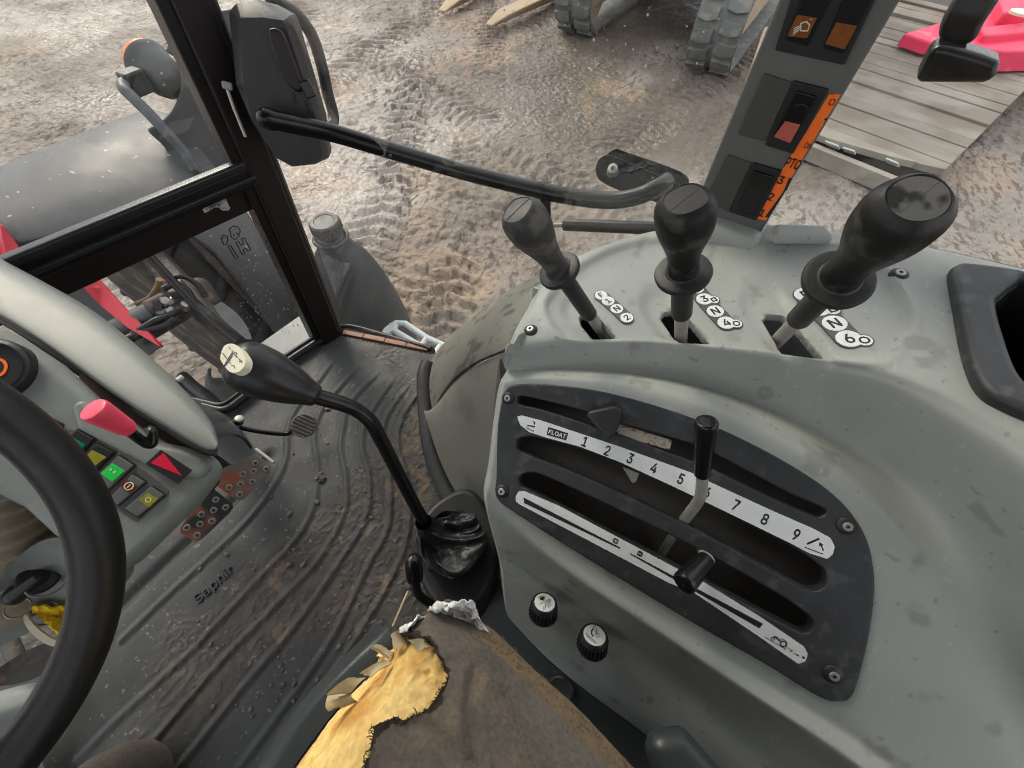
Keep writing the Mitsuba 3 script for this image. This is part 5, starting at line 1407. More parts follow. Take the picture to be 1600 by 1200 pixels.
# ---------------------------------------------------------------- pedals
def pedal(px, z, n, holes, label, dark):
    k = thing('brake_pedal', label, 'pedal')
    f = Fr(at(*np.mean(px, 0), z=z), n, (1, 0, 0))
    p = rpoly(f.px(px), .004)
    for (u, v) in holes:
        p = p.difference(Point(f.px([(u, v)])[0]).buffer(.0026, quad_segs=5))
    add('tread_plate', plate(p, f, -.004, 0, .0008), 'm_pedal' if not dark else 'm_pedal_dark', k)
    rings = [lathe(f.w(f.px([(u, v)]), -.002)[0], f.n, [(0, .0027), (0, .0056), (.003, .0052), (.0048, .0042), (.0048, .0029), (.0, .0026)], 18) for u, v in holes]
    for r_ in rings:
        add('stud', r_, 'm_galv', k)
    c = f.o
    add('arm', tube(cr([c - f.n * .006, c + V(0, .03, -.03), c + V(0, .09, .02), c + V(0, .12, .16)], 6), .009, 10), 'm_dark', k)


Q7 = lambda p: [(250 + x / 4.615, 600 + y / 4.615) for x, y in p]
pr('m_pedal_dark', lambda p, n, uv: mix((0.03, 0.03, 0.03), (0.22, 0.095, 0.06), sm(0.42, 0.52, f3(p, 17, 3))), 0.45, bump=(grain(300), 0.0004, 4e-4))
pedal(Q7([(368, 660), (430, 620), (560, 560), (690, 505), (800, 590), (790, 640), (690, 740), (600, 835), (560, 840), (470, 780), (385, 715)]), .105, V(-.05, -.5, .86), Q7([(688, 570), (597, 650), (675, 630), (582, 722), (667, 705), (500, 745), (575, 797), (768, 612)]), 'brown rusted right brake pedal plate with raised ring studs', False)
pedal(Q7([(335, 745), (370, 745), (515, 860), (525, 890), (500, 930), (290, 1130), (250, 1138), (140, 1075), (150, 1030), (215, 930), (270, 820)]), .10, V(-.05, -.5, .86), Q7([(405, 835), (475, 890), (388, 910), (376, 988), (290, 1010), (195, 1035), (270, 1090), (300, 940)]), 'left brake pedal plate, half blackened with a rusty patch', True)
k = thing('diff_lock_pedal', 'small round ribbed pedal on a thin black arm near the front pane', 'pedal')
pc = at(475, 665, z=.055)
f = Fr(pc, V(-.25, -.55, .8), (1, .3, 0))
n_ = 7
rr = .0245
add('pad', plate(Point(0, 0).buffer(rr, quad_segs=12), f, -.008, 0, .002), 'm_pedal_rubber', k)
for i in range(n_):
    s = -rr + (i + .5) * 2 * rr / n_
    hl = math.sqrt(max(rr ** 2 - s * s, 0)) - .0015
    if hl > .004:
        add('rib', hull([f.w([(s, -hl + .001)], .0005)[0], f.w([(s, hl - .001)], .0005)[0]], .0016), 'm_pedal_rubber', k)
add('arm', tube(cr([at(457, 672, z=.05), at(446, 678, z=.048), at(410, 675, z=.062), at(374, 668, z=.075)], 6), .0045, 12), 'm_gloss', k)
add('pivot', tube([at(352, 664, z=.075), at(376, 658, z=.082)], .008, 14), 'm_gloss', k)
add('pivot_bolt', lathe(at(374, 655, z=.085), unit(V(.3, -.2, 1)), [(-.004, .003), (-.004, .008), (.003, .008), (.004, .006), (.004, .002)], 14), 'm_bolt', k)
single('pedal_stop', cat(hull([at(401, 702, z=.06), at(420, 717, z=.055), at(427, 722, z=.055)], .003), tube([at(411, 712, z=.055), at(405, 722, z=.03)], .004, 8)), 'm_bolt', 'small bare metal pedal stop beside the right brake pedal', 'pedal stop')
# dark bulkhead under the dashboard
bh = np.array([[at(u, v, z=z) for u, v, z in r] for r in ([(335, 690, .30), (305, 640, .36), (200, 560, .42)], [(375, 680, .14), (345, 650, .17), (260, 600, .25)], [(395, 700, .012), (352, 648, .012), (300, 640, .012)])])
single('bulkhead', slab(spl(bh, 8, 8, ku=2, kv=2), .006), 'm_mat2', 'smooth dark grey bulkhead trim sloping from the dashboard tip down to the mat', 'trim panel')
pr('m_mat2', (0.045, 0.05, 0.052), 0.4, bump=(grain(700), 0.0001, 3e-4))

# ---------------------------------------------------------------- torn seat
seat = thing('driver_seat', 'worn brown fabric seat cushion, torn open to yellow foam along its front edge', 'seat')
rows = [  # from the right side seam over the crown to the front edge
    [(702, 962, .395), (760, 988, .392), (828, 1040, .385), (900, 1106, .38), (968, 1172, .38), (1050, 1255, .38)],
    [(690, 968, .412), (745, 1000, .412), (810, 1058, .408), (880, 1128, .405), (945, 1195, .405), (1020, 1280, .405)],
    [(668, 985, .425), (712, 1035, .432), (765, 1100, .435), (820, 1170, .435), (878, 1245, .435), (940, 1330, .435)],
    [(646, 1003, .424), (664, 1060, .436), (690, 1130, .442), (720, 1205, .444), (755, 1290, .445), (790, 1370, .445)],
    [(622, 1018, .415), (612, 1070, .43), (600, 1135, .436), (590, 1210, .44), (585, 1300, .442), (580, 1380, .442)],
    [(602, 1030, .398), (572, 1080, .41), (535, 1140, .416), (500, 1210, .42), (455, 1300, .42), (420, 1380, .42)],
    [(590, 1034, .375), (552, 1080, .385), (506, 1140, .39), (462, 1205, .392), (405, 1290, .392), (350, 1370, .392)],
    [(580, 1036, .345), (540, 1082, .355), (492, 1140, .36), (448, 1203, .36), (388, 1290, .36), (330, 1370, .36)],
]
rows = [[(u - .45 * dv * (k < 3), v + dv * (k < 3), z) for (u, v, z), dv in zip(r, (0, 6, 13, 17, 19, 19))] for k, r in enumerate(rows)]
C = np.array([[at(*c[:2], z=c[2]) for c in r] for r in rows])
wrap = C[:1] + V(.006, .004, -.03)
wrap2 = C[:1] + V(.004, .006, -.10)
C = np.concatenate([wrap2, wrap, C], 0)
c0 = C[:, :1] + V(0.002, .012, -.02)
c00 = C[:, :1] + V(0.000, .016, -.08)
C = np.concatenate([c00, c0, C], 1)
S = spl(C, 20, 26, ku='p')
N = gnormals(S)
if ((S - CAM) * N).sum(-1).mean() > 0:
    N = -N
nz = meshkit.fbm(S * 30, 4, 2) - .5
S = S + N * (0.006 * (meshkit.fbm(S * 14, 3, 7) - .5) + 0.0025 * nz)[..., None]
PX = project(S.reshape(-1, 3))
for cpx, cd, cw_ in (([(742, 1050), (732, 1100), (737, 1150), (745, 1210)], .0035, 9), ([(650, 1128), (690, 1150), (730, 1190)], .002, 10), ([(790, 1090), (840, 1150), (880, 1215)], .002, 14), ([(700, 1040), (745, 1035), (790, 1060)], .0015, 10)):
    dl = shapely.distance(shapely.points(PX), LineString(cr(cpx, 6)))
    S = S - N * (cd * np.exp(-(dl / cw_) ** 2) - .4 * cd * np.exp(-((dl - 2 * cw_) / cw_) ** 2)).reshape(S.shape[:2])[..., None]
PX = project(S.reshape(-1, 3))
PXn = PX + 4.0 * (np.stack([meshkit.noise(S.reshape(-1, 3) * 160, 1), meshkit.noise(S.reshape(-1, 3) * 160, 2)], -1) - .5) * 2
hole = Polygon(cr([(570, 990), (620, 992), (650, 1000), (672, 1004), (690, 1030), (697, 1052), (690, 1080), (672, 1105), (650, 1118), (636, 1126), (610, 1122), (592, 1136), (584, 1160), (575, 1185), (570, 1215), (560, 1400), (200, 1400), (300, 1180), (480, 1050)], 5, True))
inside = shapely.contains(hole, shapely.points(PXn)).reshape(S.shape[:2])
dist = shapely.distance(shapely.points(PXn), hole.exterior).reshape(S.shape[:2])
# foam lies a little below the cloth
foam = S - N * 0.006 + N * (0.0035 * (meshkit.fbm(S * 40, 3, 12) - .5) + 0.0016 * (meshkit.fbm(S * 190, 3, 22) - .5) - 0.0022 * np.clip(meshkit.fbm(S * 85, 2, 31) - .58, 0, 1) * 6)[..., None]
fm = grid(foam)
lowf = np.zeros_like(inside)
kf = (inside | (dist < 14))
fm.update_faces(kf.ravel()[fm.faces].all(1))
fm.remove_unreferenced_vertices()
tag(add('foam', fm, 'm_foam', seat, smooth=True), 'exposed yellow foam with an orange stained edge')
curl = np.where(~inside, np.exp(-dist / 7.0), 0)
cl_ = S + N * (0.0022 + curl * 0.0035 * (0.4 + meshkit.noise(S * 120, 9)))[..., None]
full = slab(cl_, .003)
nv = S.shape[0] * S.shape[1]
ok = (~inside).ravel()
ok2 = np.concatenate([ok, ok])
m = full.copy()
m.update_faces(ok2[m.faces].all(1))
# close the torn edge
top = grid(cl_)
e = top.faces[ok[top.faces].all(1)]
ed = np.sort(np.vstack([e[:, [0, 1]], e[:, [1, 2]], e[:, [2, 0]]]), 1)
uq, cnt = np.unique(ed, axis=0, return_counts=True)
b_ = uq[cnt == 1]
skirt = np.vstack([np.stack([b_[:, 0], b_[:, 1], b_[:, 1] + nv], 1), np.stack([b_[:, 0], b_[:, 1] + nv, b_[:, 0] + nv], 1)])
fab = trimesh.Trimesh(full.vertices, m.faces, process=False)
# scorched band along the tear is its own strip of cloth
band = ok & (dist.ravel() < 15 * np.clip(meshkit.fbm(S.reshape(-1, 3) * 55, 4, 4) * 2.6 - .75, .12, 1)) & (PX[:, 0] > 560)
fb_ = band[np.where(fab.faces >= nv, fab.faces - nv, fab.faces)].all(1)
seam_ln = LineString(cr([(702, 962), (757, 994), (822, 1053), (892, 1123), (960, 1191), (1042, 1274)], 8))
sdl = shapely.distance(shapely.points(PX), seam_ln) + 14 * (meshkit.fbm(S.reshape(-1, 3) * 50, 4, 14) - .5)
eb = ok & (sdl < 15) & (PX[:, 0] > 735)
eb_ = eb[np.where(fab.faces >= nv, fab.faces - nv, fab.faces)].all(1) & ~fb_
em = trimesh.Trimesh(full.vertices, fab.faces[eb_], process=False)
em.remove_unreferenced_vertices()
tag(add('worn_edge', em, 'm_seat_edge', seat, smooth=50), 'rusty brown worn right edge of the cover')
cloth = trimesh.Trimesh(full.vertices, fab.faces[~fb_ & ~eb_], process=False)
cloth.remove_unreferenced_vertices()
add('cover', cloth, 'm_seat', seat, smooth=50)
bm = trimesh.Trimesh(full.vertices, np.vstack([fab.faces[fb_], skirt]), process=False)
bm.remove_unreferenced_vertices()
tag(add('torn_edge', bm, 'm_burnt', seat, smooth=50), 'dark frayed edge of the torn cover')
# tufts of fibres at the tear
hairs = []
bp = cl_.reshape(-1, 3)[np.unique(b_)]
bpx = project(bp)
sel = np.nonzero((bpx[:, 0] > 540) & (bpx[:, 0] < 720) & (bpx[:, 1] > 985) & (bpx[:, 1] < 1200))[0]
for i in rng.choice(sel, min(150, len(sel)), replace=False):
    p = bp[i]
    d1 = unit(rng.normal(size=3) + V(-.6, .5, .9))
    d2 = unit(d1 + rng.normal(size=3) * .7)
    l_ = rng.uniform(.002, .005)
    hairs.append(tube([p, p + d1 * l_ * .6, p + d1 * l_ * .6 + d2 * l_ * .5], [.0004, .00035, .0002], 4))
fuzz = []
fz = np.nonzero(ok & (sdl < 9) & (PX[:, 0] > 720) & (PX[:, 0] < 1010))[0]
for i in rng.choice(fz, min(420, len(fz)), replace=False):
    p = cl_.reshape(-1, 3)[i]
    d1 = unit(rng.normal(size=3) * .8 + V(.8, .1, .6))
    fuzz.append(tube([p, p + d1 * rng.uniform(.0015, .0035)], [.0003, .0002], 4))
tag(add('edge_fuzz', cat(*fuzz), 'm_seat_edge', seat), 'fuzz on the worn right edge', None, None, 'stuff')
tag(add('loose_fibres', cat(*hairs), 'm_burnt', seat), 'loose fibres along the tear', None, None, 'stuff')
# underside pan: black plastic pan below the cushion, seen along the front edge
pan = np.array([[at(u, v, z=z) for u, v, z in r] for r in ([(622, 1000, .335), (590, 1040, .345), (540, 1092, .35), (490, 1155, .35), (440, 1225, .35), (360, 1340, .35)], [(606, 985, .338), (572, 1020, .346), (520, 1072, .35), (466, 1140, .35), (420, 1215, .35), (340, 1330, .35)], [(592, 976, .325), (556, 1012, .333), (505, 1062, .336), (448, 1130, .336), (398, 1208, .336), (320, 1320, .336)], [(588, 982, .26), (548, 1020, .25), (500, 1075, .24), (446, 1145, .24), (398, 1225, .24), (320, 1340, .24)])])
add('pan', slab(spl(pan, 8, 8, ku='p'), .006), 'm_seatpan', seat)
pr('m_seatpan', (0.028, 0.034, 0.036), 0.4, bump=(grain(700), 0.0001, 3e-4))
# shreds of lining along the front edge
def shred(px, z, seed):
    """A thin torn strip of lining cloth hanging between four corners, curled and frayed."""
    a_, b_, c_, d_ = [at(u, v, z=z + dz) for (u, v), dz in zip(px, rng.uniform(-.008, .008, 4))]
    s_, t_ = np.meshgrid(np.linspace(0, 1, 16), np.linspace(0, 1, 12), indexing='ij')
    s_, t_ = s_[..., None], t_[..., None]
    P = (a_ * (1 - s_) + b_ * s_) * (1 - t_) + (d_ * (1 - s_) + c_ * s_) * t_
    P = P + V(0, 0, 1) * (.006 * np.sin(s_ * math.pi) - .004 * np.sin(t_ * 2.2)) + gnormals(P) * (.004 * (meshkit.fbm(P * 90, 3, seed) - .5))[..., None]
    m = grid(P)
    keep_ = (meshkit.fbm(P * 150, 3, seed + 5) - .5) * .5 + np.minimum(np.minimum(s_, 1 - s_), np.minimum(t_, 1 - t_) + .1)[..., 0] > .0
    m.update_faces(keep_.ravel()[m.faces].all(1))
    m2 = m.copy()
    m2.vertices = m2.vertices - np.array(m.vertex_normals) * .0005
    m2.invert()
    return add('lining_shred', cat(m, m2), 'm_shred', seat, smooth=True)


for i_, (px, z) in enumerate((([(510, 1086), (545, 1060), (572, 1058), (545, 1086)], .408), ([(514, 1114), (512, 1088), (548, 1082), (556, 1096)], .402), ([(562, 1052), (600, 1030), (610, 1038), (578, 1060)], .408), ([(580, 1012), (590, 1006), (616, 1020), (606, 1030)], .402),
                             ([(610, 992), (626, 984), (644, 1002), (614, 1020)], .41), ([(636, 1000), (668, 998), (676, 1010), (650, 1018)], .434))):
    shred(px, z, 20 + i_)
# crumpled clear plastic film behind the corner
def film(rows_, s1, amp):
    Fm = spl(np.array([[at(u, v, z=z) for u, v, z in r] for r in rows_]), 8, 8, ku=2, kv=2)
    Fm = Fm + gnormals(Fm) * (amp * (ridged(Fm * 130, 2, s1) - .6))[..., None]
    return slab(Fm, .0008)


fk = thing('plastic_film', 'crumpled white plastic film sticking out behind the seat corner', 'plastic film')
add('sheet', film(([(668, 962, .40), (715, 968, .398), (764, 992, .39)], [(672, 952, .415), (712, 950, .418), (752, 970, .40)], [(680, 950, .42), (715, 946, .425), (742, 944, .42)]), 3, .010), 'm_film', fk, smooth=25)
add('sheet', film(([(618, 1002, .40), (640, 992, .40), (664, 980, .40)], [(622, 990, .41), (645, 980, .415), (668, 970, .41)], [(640, 985, .42), (652, 968, .425), (664, 962, .415)]), 5, .008), 'm_film', fk, smooth=25)
# floor trim between seat and console: plug and hinge end of the arm rest
k = thing('floor_plug', 'round black plastic plug in the dark trim between seat and console', 'plug')
po = at(877, 1076, z=.075)
pn = unit(V(-.5, .1, .8))
add('disc', lathe(po, pn, [(0, .006), (0, .019), (.003, .0185), (.005, .016), (.0035, .0135), (.0035, .001)], 32), 'm_rubber', k)
side_ = np.array([[at(u, v, z=z) for u, v, z in r] for r in ([(770, 870, .10), (800, 960, .10), (870, 1045, .09), (1020, 1164, .07), (1150, 1300, .06)], [(740, 920, .07), (775, 985, .065), (850, 1070, .055), (985, 1190, .04), (1100, 1310, .035)], [(700, 975, .012), (735, 1020, .012), (800, 1100, .01), (930, 1215, .01), (1050, 1330, .01)])])
single('side_trim', slab(spl(side_, 8, 8, ku=2), .006), 'm_mat2', 'dark textured floor trim sloping between the seat and the console', 'trim panel')
k = thing('seat_hinge', 'dark grey rounded hinge cover at the bottom edge beside the seat', 'hinge cover')
h0 = at(1040, 1168, z=.30)
add('cover', hull([at(1036, 1172, z=.30), at(1060, 1168, z=.30), at(1120, 1240, z=.30), at(1060, 1260, z=.30)], .016), 'm_seatpan', k)
add('rim', hull([at(1052, 1155, z=.30), at(1100, 1196, z=.30), at(1150, 1250, z=.30)], .004), 'm_black', k)
# backrest, unseen behind the viewer, put in to block light from the rear
add('backrest', hull([V(x, y, z) for x, y, z in ((-.46, -.44, .46), (-.06, -.44, .46), (-.44, -.60, 1.02), (-.08, -.60, 1.02), (-.44, -.52, .46), (-.08, -.52, .46))], .05), 'm_seat', seat)
add('cushion_rest', hull([V(x, y, z) for x, y in ((-.50, .03), (-.19, .03), (-.02, -.20), (-.02, -.42), (-.50, -.42)) for z in (.36, .405)], .035), 'm_seat', seat)
add('pedestal', hull([V(x, y, z) for x in (-.40, -.12) for y in (-.40, -.06) for z in (.02, .28)], .02), 'm_seatpan', seat)

# ---------------------------------------------------------------- outside: black plastic tank with screw cap
tx, ty_ = at(508, 350, z=.08)[:2]
k = thing('fuel_tank', 'dusty black plastic tank with a ribbed screw cap standing outside beyond the corner post', 'tank')
prof = [(-1.0, .05), (-1.0, .145), (-.75, .155), (-.55, .152), (-.40, .145), (-.30, .134), (-.22, .120), (-.15, .103), (-.09, .082), (-.06, .066), (-.045, .054), (-.03, .046), (-.015, .044), (0.0, .042), (.004, .02)]
pf = PchipInterpolator([p[0] for p in prof[1:]], [p[1] for p in prof[1:]])
tt = np.linspace(-1.0, .004, 60)
add('body', lathe((tx, ty_, .045), (0, 0, 1), [(-1.0, .05)] + [(t, float(pf(t))) for t in tt], 48), 'm_tank', k, smooth=60)
rib = lambda t, a: np.where((t > .006) & (t < .030), 1 + .025 * np.sign(np.sin(36 * a)), 1.0)
add('cap', lathe((tx, ty_, .055), (0, 0, 1), [(0, .02), (0, .042), (.004, .043), (.007, .043), (.029, .0425), (.032, .042), (.036, .038), (.037, .028), (.0355, .026), (.0355, .002)], 144, mod=rib), 'm_tank', k, smooth=25)
add('neck_ring', tube([V(tx + .047 * math.cos(a), ty_ + .047 * math.sin(a), .036) for a in np.linspace(0, 2 * np.pi, 41)[:-1]], .006, 10, closed=True), 'm_tank', k)

# step ladder grille outside the sill
k = thing('step_grille', 'pale galvanised step grille outside below the sill', 'step')
sg = lambda u, v: at(u, v, z=-.22)
B6 = lambda x, y: (440 + x / 4.444, 300 + y / 4.444)
E_ = [B6(770, 925), B6(1010, 1015), B6(1110, 1060), B6(1300, 1150)]
E2 = [B6(770, 955), B6(960, 1085), B6(1060, 1130), B6(1250, 1230)]
add('side_rail', tube([sg(*p) for p in [B6(700, 1010), B6(730, 960), B6(800, 910)] + [B6(860, 915)] + E_[1:]], .011, 10), 'm_step', k)
add('side_rail', tube([sg(*p) for p in [B6(690, 1020), B6(780, 960)] + [B6(960, 1070)] + E2[2:]], .011, 10), 'm_step', k)
for a_, b_ in ((B6(1010, 1015), B6(960, 1085)), (B6(800, 910), B6(780, 960)), (B6(1110, 1060), B6(1060, 1130))):
    add('rung', hull([sg(*a_), sg(*b_)], .010), 'm_step', k)
add('bracket', hull([sg(*B6(700, 1010)), sg(*B6(760, 920)), sg(*B6(800, 915)), sg(*B6(740, 1000))], .006), 'm_step', k)

# ---------------------------------------------------------------- front wheel, fender, work light
wyc, wzc = 1.80, -.50
k = thing('front_fender', 'wet glossy black front fender arching over the front wheel, seen through the front panes', 'fender')
FRr = .62


def fpt(x, t, r=FRr):
    return V(x, wyc - r * math.cos(t), wzc + r * math.sin(t))


def fend_x(u, v, t):
    return 0


tsf = np.linspace(math.radians(8), math.radians(128), 44)
lx = np.interp(np.degrees(tsf), [8, 20, 45, 58, 75, 100, 128], [.375, .385, .425, .40, .02, -.06, -.06])
rx = np.interp(np.degrees(tsf), [8, 30, 50, 70, 90, 128], [.50, .54, .60, .66, .72, .74])
rowsF = []
for s, dr_ in ((0, -.03), (0, 0), (.12, .010), (.5, .018), (.9, .010), (1, 0), (1, -.05)):
    rowsF.append([fpt(a + (b - a) * s, t, FRr + dr_) for a, b, t in zip(lx, rx, tsf)])
add('shell', slab(spl(np.array(rowsF), 5, 1, ku='p', kv=1), .006), 'm_fender', k, smooth=60)
# raised rear flap of the fender with the round notch for the lamp
add('stay', tube(cr([fpt(.40, .35, .60), fpt(.42, .9, .585), fpt(.46, 1.2, .55), V(.45, 1.75, -.45)], 8), .018, 10), 'm_grime', k)
wl = thing('work_light', 'black round work light with an orange lens on a bent tube bracket above the fender', 'lamp')
lp_ = at(243, 108, y=1.72)
ldir = unit(V(.05, .75, .35))
lc0 = lp_ - ldir * .03
add('housing', lathe(lc0 - ldir * .05, ldir, [(0, .006), (0, .030), (.01, .045), (.04, .058), (.09, .062), (.10, .066), (.112, .066), (.114, .06)], 36), 'm_fender', wl)
add('lens', lathe(lc0 + ldir * .062, ldir, [(0, .02), (0, .061), (.016, .057), (.027, .038), (.032, .004)], 36), 'm_orange', wl)
add('bracket_tube', tube(cr([at(305, 265, y=1.52), at(285, 235, y=1.54), at(240, 185, y=1.58), at(205, 150, y=1.62), at(193, 137, y=1.65), at(198, 128, y=1.68), at(222, 124, y=1.70)], 6), .0155, 14), 'm_galvblue', wl)
pr('m_galvblue', lambda p, n, uv: mix((0.035, 0.04, 0.042), (0.11, 0.118, 0.12), f3(p, 40, 4)), 0.5)
add('clamp', rbox(at(212, 128, y=1.68), (.06, .05, .06), .008), 'm_black', wl)
# curved mudguard edge that frames the lamp
mg = thing('mudguard_flap', 'dark upright mudguard flap with a round cut edge next to the work light', 'mudguard')
fmg = Fr(at(290, 160, y=1.62), unit(V(-.25, -1, .25)), (1, 0, 0))
fl_px = cr([(262, 72), (276, 92), (283, 125), (280, 150), (268, 175), (250, 192), (232, 203), (250, 222), (300, 262), (420, 262), (420, 40), (330, 20)], 5, True)
add('sheet', plate(rpoly(fmg.px(fl_px), .004), fmg, -.012, 0, .004), 'm_fender', mg)

k = ax_ = thing('front_axle', 'grimy front axle with muddy wheel and steering cylinder behind the lower front pane', 'axle')
k = ax_ + '__front_wheel'
wxc = .45
tyre = [(-.17, .30), (-.185, .36), (-.19, .43), (-.17, .50), (-.13, .535), (0, .545), (.13, .535), (.17, .50), (.19, .43), (.185, .36), (.17, .30)]
add('tyre', lathe((wxc, wyc, wzc), (1, 0, 0), tyre, 64), 'm_tyre', k, smooth=50)
lugs = []
for i in range(36):
    t = i / 36 * 2 * math.pi
    sgn = 1 if i % 2 else -1
    a0 = V(wxc + .01 * sgn, wyc + .545 * math.cos(t), wzc + .545 * math.sin(t))
    a1 = V(wxc + .17 * sgn, wyc + .525 * math.cos(t + .16), wzc + .525 * math.sin(t + .16))
    lugs.append(hull([a0, a1], .022))
tag(add('tread_lug', cat(*lugs), 'm_tyre', k), 'chevron tread lugs', None, None, 'stuff')
add('rim', lathe((wxc, wyc, wzc), (1, 0, 0), [(-.165, .31), (-.17, .30), (-.15, .285), (-.10, .27), (-.06, .20), (-.05, .08), (-.06, .01)], 48), 'm_rim', k)
fp_ = np.array([[at(u, v, d=1.40) for u, v in r] for r in ([(334, 478), (350, 500), (366, 514), (384, 530)], [(346, 471), (366, 486), (382, 504), (394, 530)])])
add('rim_flange', slab(spl(fp_, 4, 6, ku=1), .012), 'm_galv2', k)
pr('m_galv2', lambda p, n, uv: mix((0.10, 0.105, 0.10), (0.19, 0.195, 0.185), f3(p, 30, 3)), 0.5)
single('tank_step', slab(np.array([[at(u, v, z=-.10) for u, v in r] for r in ([(388, 550), (480, 485)], [(428, 590), (512, 534)])]), .012), 'm_step2', 'wet pale grey step plate low in the corner of the lower front pane', 'step')
pr('m_step2', lambda p, n, uv: mix((0.075, 0.083, 0.086), (0.12, 0.13, 0.133), f3(p, 20, 3)), 0.4)
# axle parts, cylinder and hose seen through the lower pane
k = ax_
Y5 = lambda x, y: (200 + x / 4.614, 380 + y / 4.614)
ap = lambda x, y, d: at(*Y5(x, y), d=d)
add('arm', hull([ap(-60, 640, 1.62), ap(200, 540, 1.60), ap(420, 430, 1.60), ap(400, 500, 1.58), ap(60, 700, 1.60)], .022), 'm_grime', k)
add('knuckle', hull([ap(430, 370, 1.60), ap(520, 320, 1.58), ap(590, 430, 1.56), ap(520, 470, 1.56)], .03), 'm_grime', k)
add('cylinder', tube([ap(-80, 620, 1.52), ap(60, 545, 1.50), ap(170, 490, 1.49)], .026, 16), 'm_galvblue', k)
add('cylinder_rod', tube([ap(150, 500, 1.49), ap(400, 375, 1.52)], .012, 12), 'm_steel', k)
add('cylinder_end', hull([ap(150, 450, 1.49), ap(250, 400, 1.5), ap(270, 450, 1.5), ap(180, 490, 1.48)], .016), 'm_grime', k)
add('link', tube([ap(100, 620, 1.52), ap(260, 560, 1.5), ap(350, 520, 1.5)], .016, 12), 'm_galvblue', k)
add('beam', hull([ap(70, 20, 1.75), ap(180, 10, 1.75), ap(560, 480, 1.50), ap(800, 690, 1.45), ap(700, 700, 1.46), ap(300, 330, 1.6)], .014), 'm_grime', k)
add('beam', tube([ap(330, 300, 1.52), ap(480, 430, 1.47), ap(620, 560, 1.44), ap(800, 700, 1.42)], .014, 10), 'm_frame', k)
add('valve', rbox(ap(360, 330, 1.5), (.028, .055, .03), .004, Fr((0, 0, 0), (0, 0, 1), (.6, -.6, 0))), 'm_galvblue', k)
for i_ in range(9):
    x_, y_ = rng.uniform(200, 520), 0
    y_ = 560 - x_ * .42 + rng.uniform(-50, 60)
    add('bolt_head', lathe(ap(x_, y_, 1.47), unit(CAM - ap(x_, y_, 1.47) + rng.normal(size=3) * .5), [(-.02, .012), (0, .012), (.010, .011), (.011, .003)], 6), ('m_grime', 'm_galvblue', 'm_bolt')[i_ % 3], k, smooth=False)
for pts_, r_ in (([(30, 660), (190, 560), (300, 520), (380, 470)], .009), ([(-20, 700), (120, 640), (260, 600), (340, 545)], .012), ([(250, 330), (330, 300), (420, 330), (470, 400)], .008), ([(300, 250), (400, 240), (500, 300), (560, 390)], .007), ([(100, 40), (260, 210), (420, 380), (640, 610)], .012)):
    add('pipe', tube(cr([ap(x_, y_, 1.46) for x_, y_ in pts_], 6), r_, 10), 'm_frame', k)
for p in ((285, 270), (330, 375), (205, 430)):
    add('fitting', rbox(ap(*p, 1.5), (.014, .014, .014), .003), 'm_redpaint', k)
single('hydraulic_hose', tube(cr([ap(225, 260, 1.58), ap(215, 310, 1.6), ap(185, 360, 1.62), ap(150, 400, 1.64), ap(60, 440, 1.66)], 6), .008, 10), 'm_hose', 'brown hydraulic hose curving above the steering cylinder', 'hose')
# red pointed bonnet trim edge
k = thing('bonnet_panel', 'red pointed lower edge of the tractor bonnet at the far left behind the window rail', 'bonnet panel')
hp = [(-160, 230), (0, 352), (34, 392), (150, 430), (168, 452), (215, 500), (256, 541)]
hq = [(-160, 300), (0, 400), (12, 410), (128, 447), (158, 478), (200, 512), (252, 543)]
yy = [2.1, 1.62, 1.58, 1.36, 1.32, 1.22, 1.14]
A = np.array([[at(u, v, y=y_) for (u, v), y_ in zip(hp, yy)], [at(u, v, y=y_ - .01) for (u, v), y_ in zip(hq, yy)]])
low = A[1:] + np.array([unit(c - CAM) for c in A[1]])[None] * .05 + V(0, 0, .004)
A = np.concatenate([A, low])
add('edge', slab(A, .006), 'm_redpaint', k, smooth=20)
add('underside', slab(np.array([A[2] + V(0, 0, .0), A[2] + V(-.12, .05, -.03)]), .006), 'm_frame', k)
single('lower_guard', slab(spl(np.array([[at(u, v, z=z) for u, v, z in r] for r in ([(326, 575, -.35), (345, 590, -.36), (420, 560, -.36)], [(322, 600, -.42), (340, 620, -.42), (420, 600, -.42)], [(330, 640, -.6), (360, 640, -.6), (420, 640, -.6)])]), 5, 5, ku=2, kv=2), .01), 'm_tank', 'dark green grey guard plate just below the lower front pane', 'guard')
single('hose_bundle', cat(tube(cr([at(285, 588, z=-.3), at(305, 606, z=-.3), at(330, 625, z=-.3), at(350, 650, z=-.3)], 6), .018, 10), tube(cr([at(270, 600, z=-.3), at(298, 615, z=-.32), at(325, 640, z=-.33)], 6), .014, 10)), 'm_rubber', 'two black hoses just past the tip of the dashboard cover', 'hose')
single('white_clip', rbox(at(281, 591, z=.30), (.009, .006, .005), .001), 'm_white', 'small white clip at the edge of the dashboard cover', 'clip')

# ---------------------------------------------------------------- excavator crawlers in the yard
ex = thing('excavator', 'tracked excavator, only the fronts of its two muddy crawlers in view at the top', 'excavator')
GZT = GZ + .0


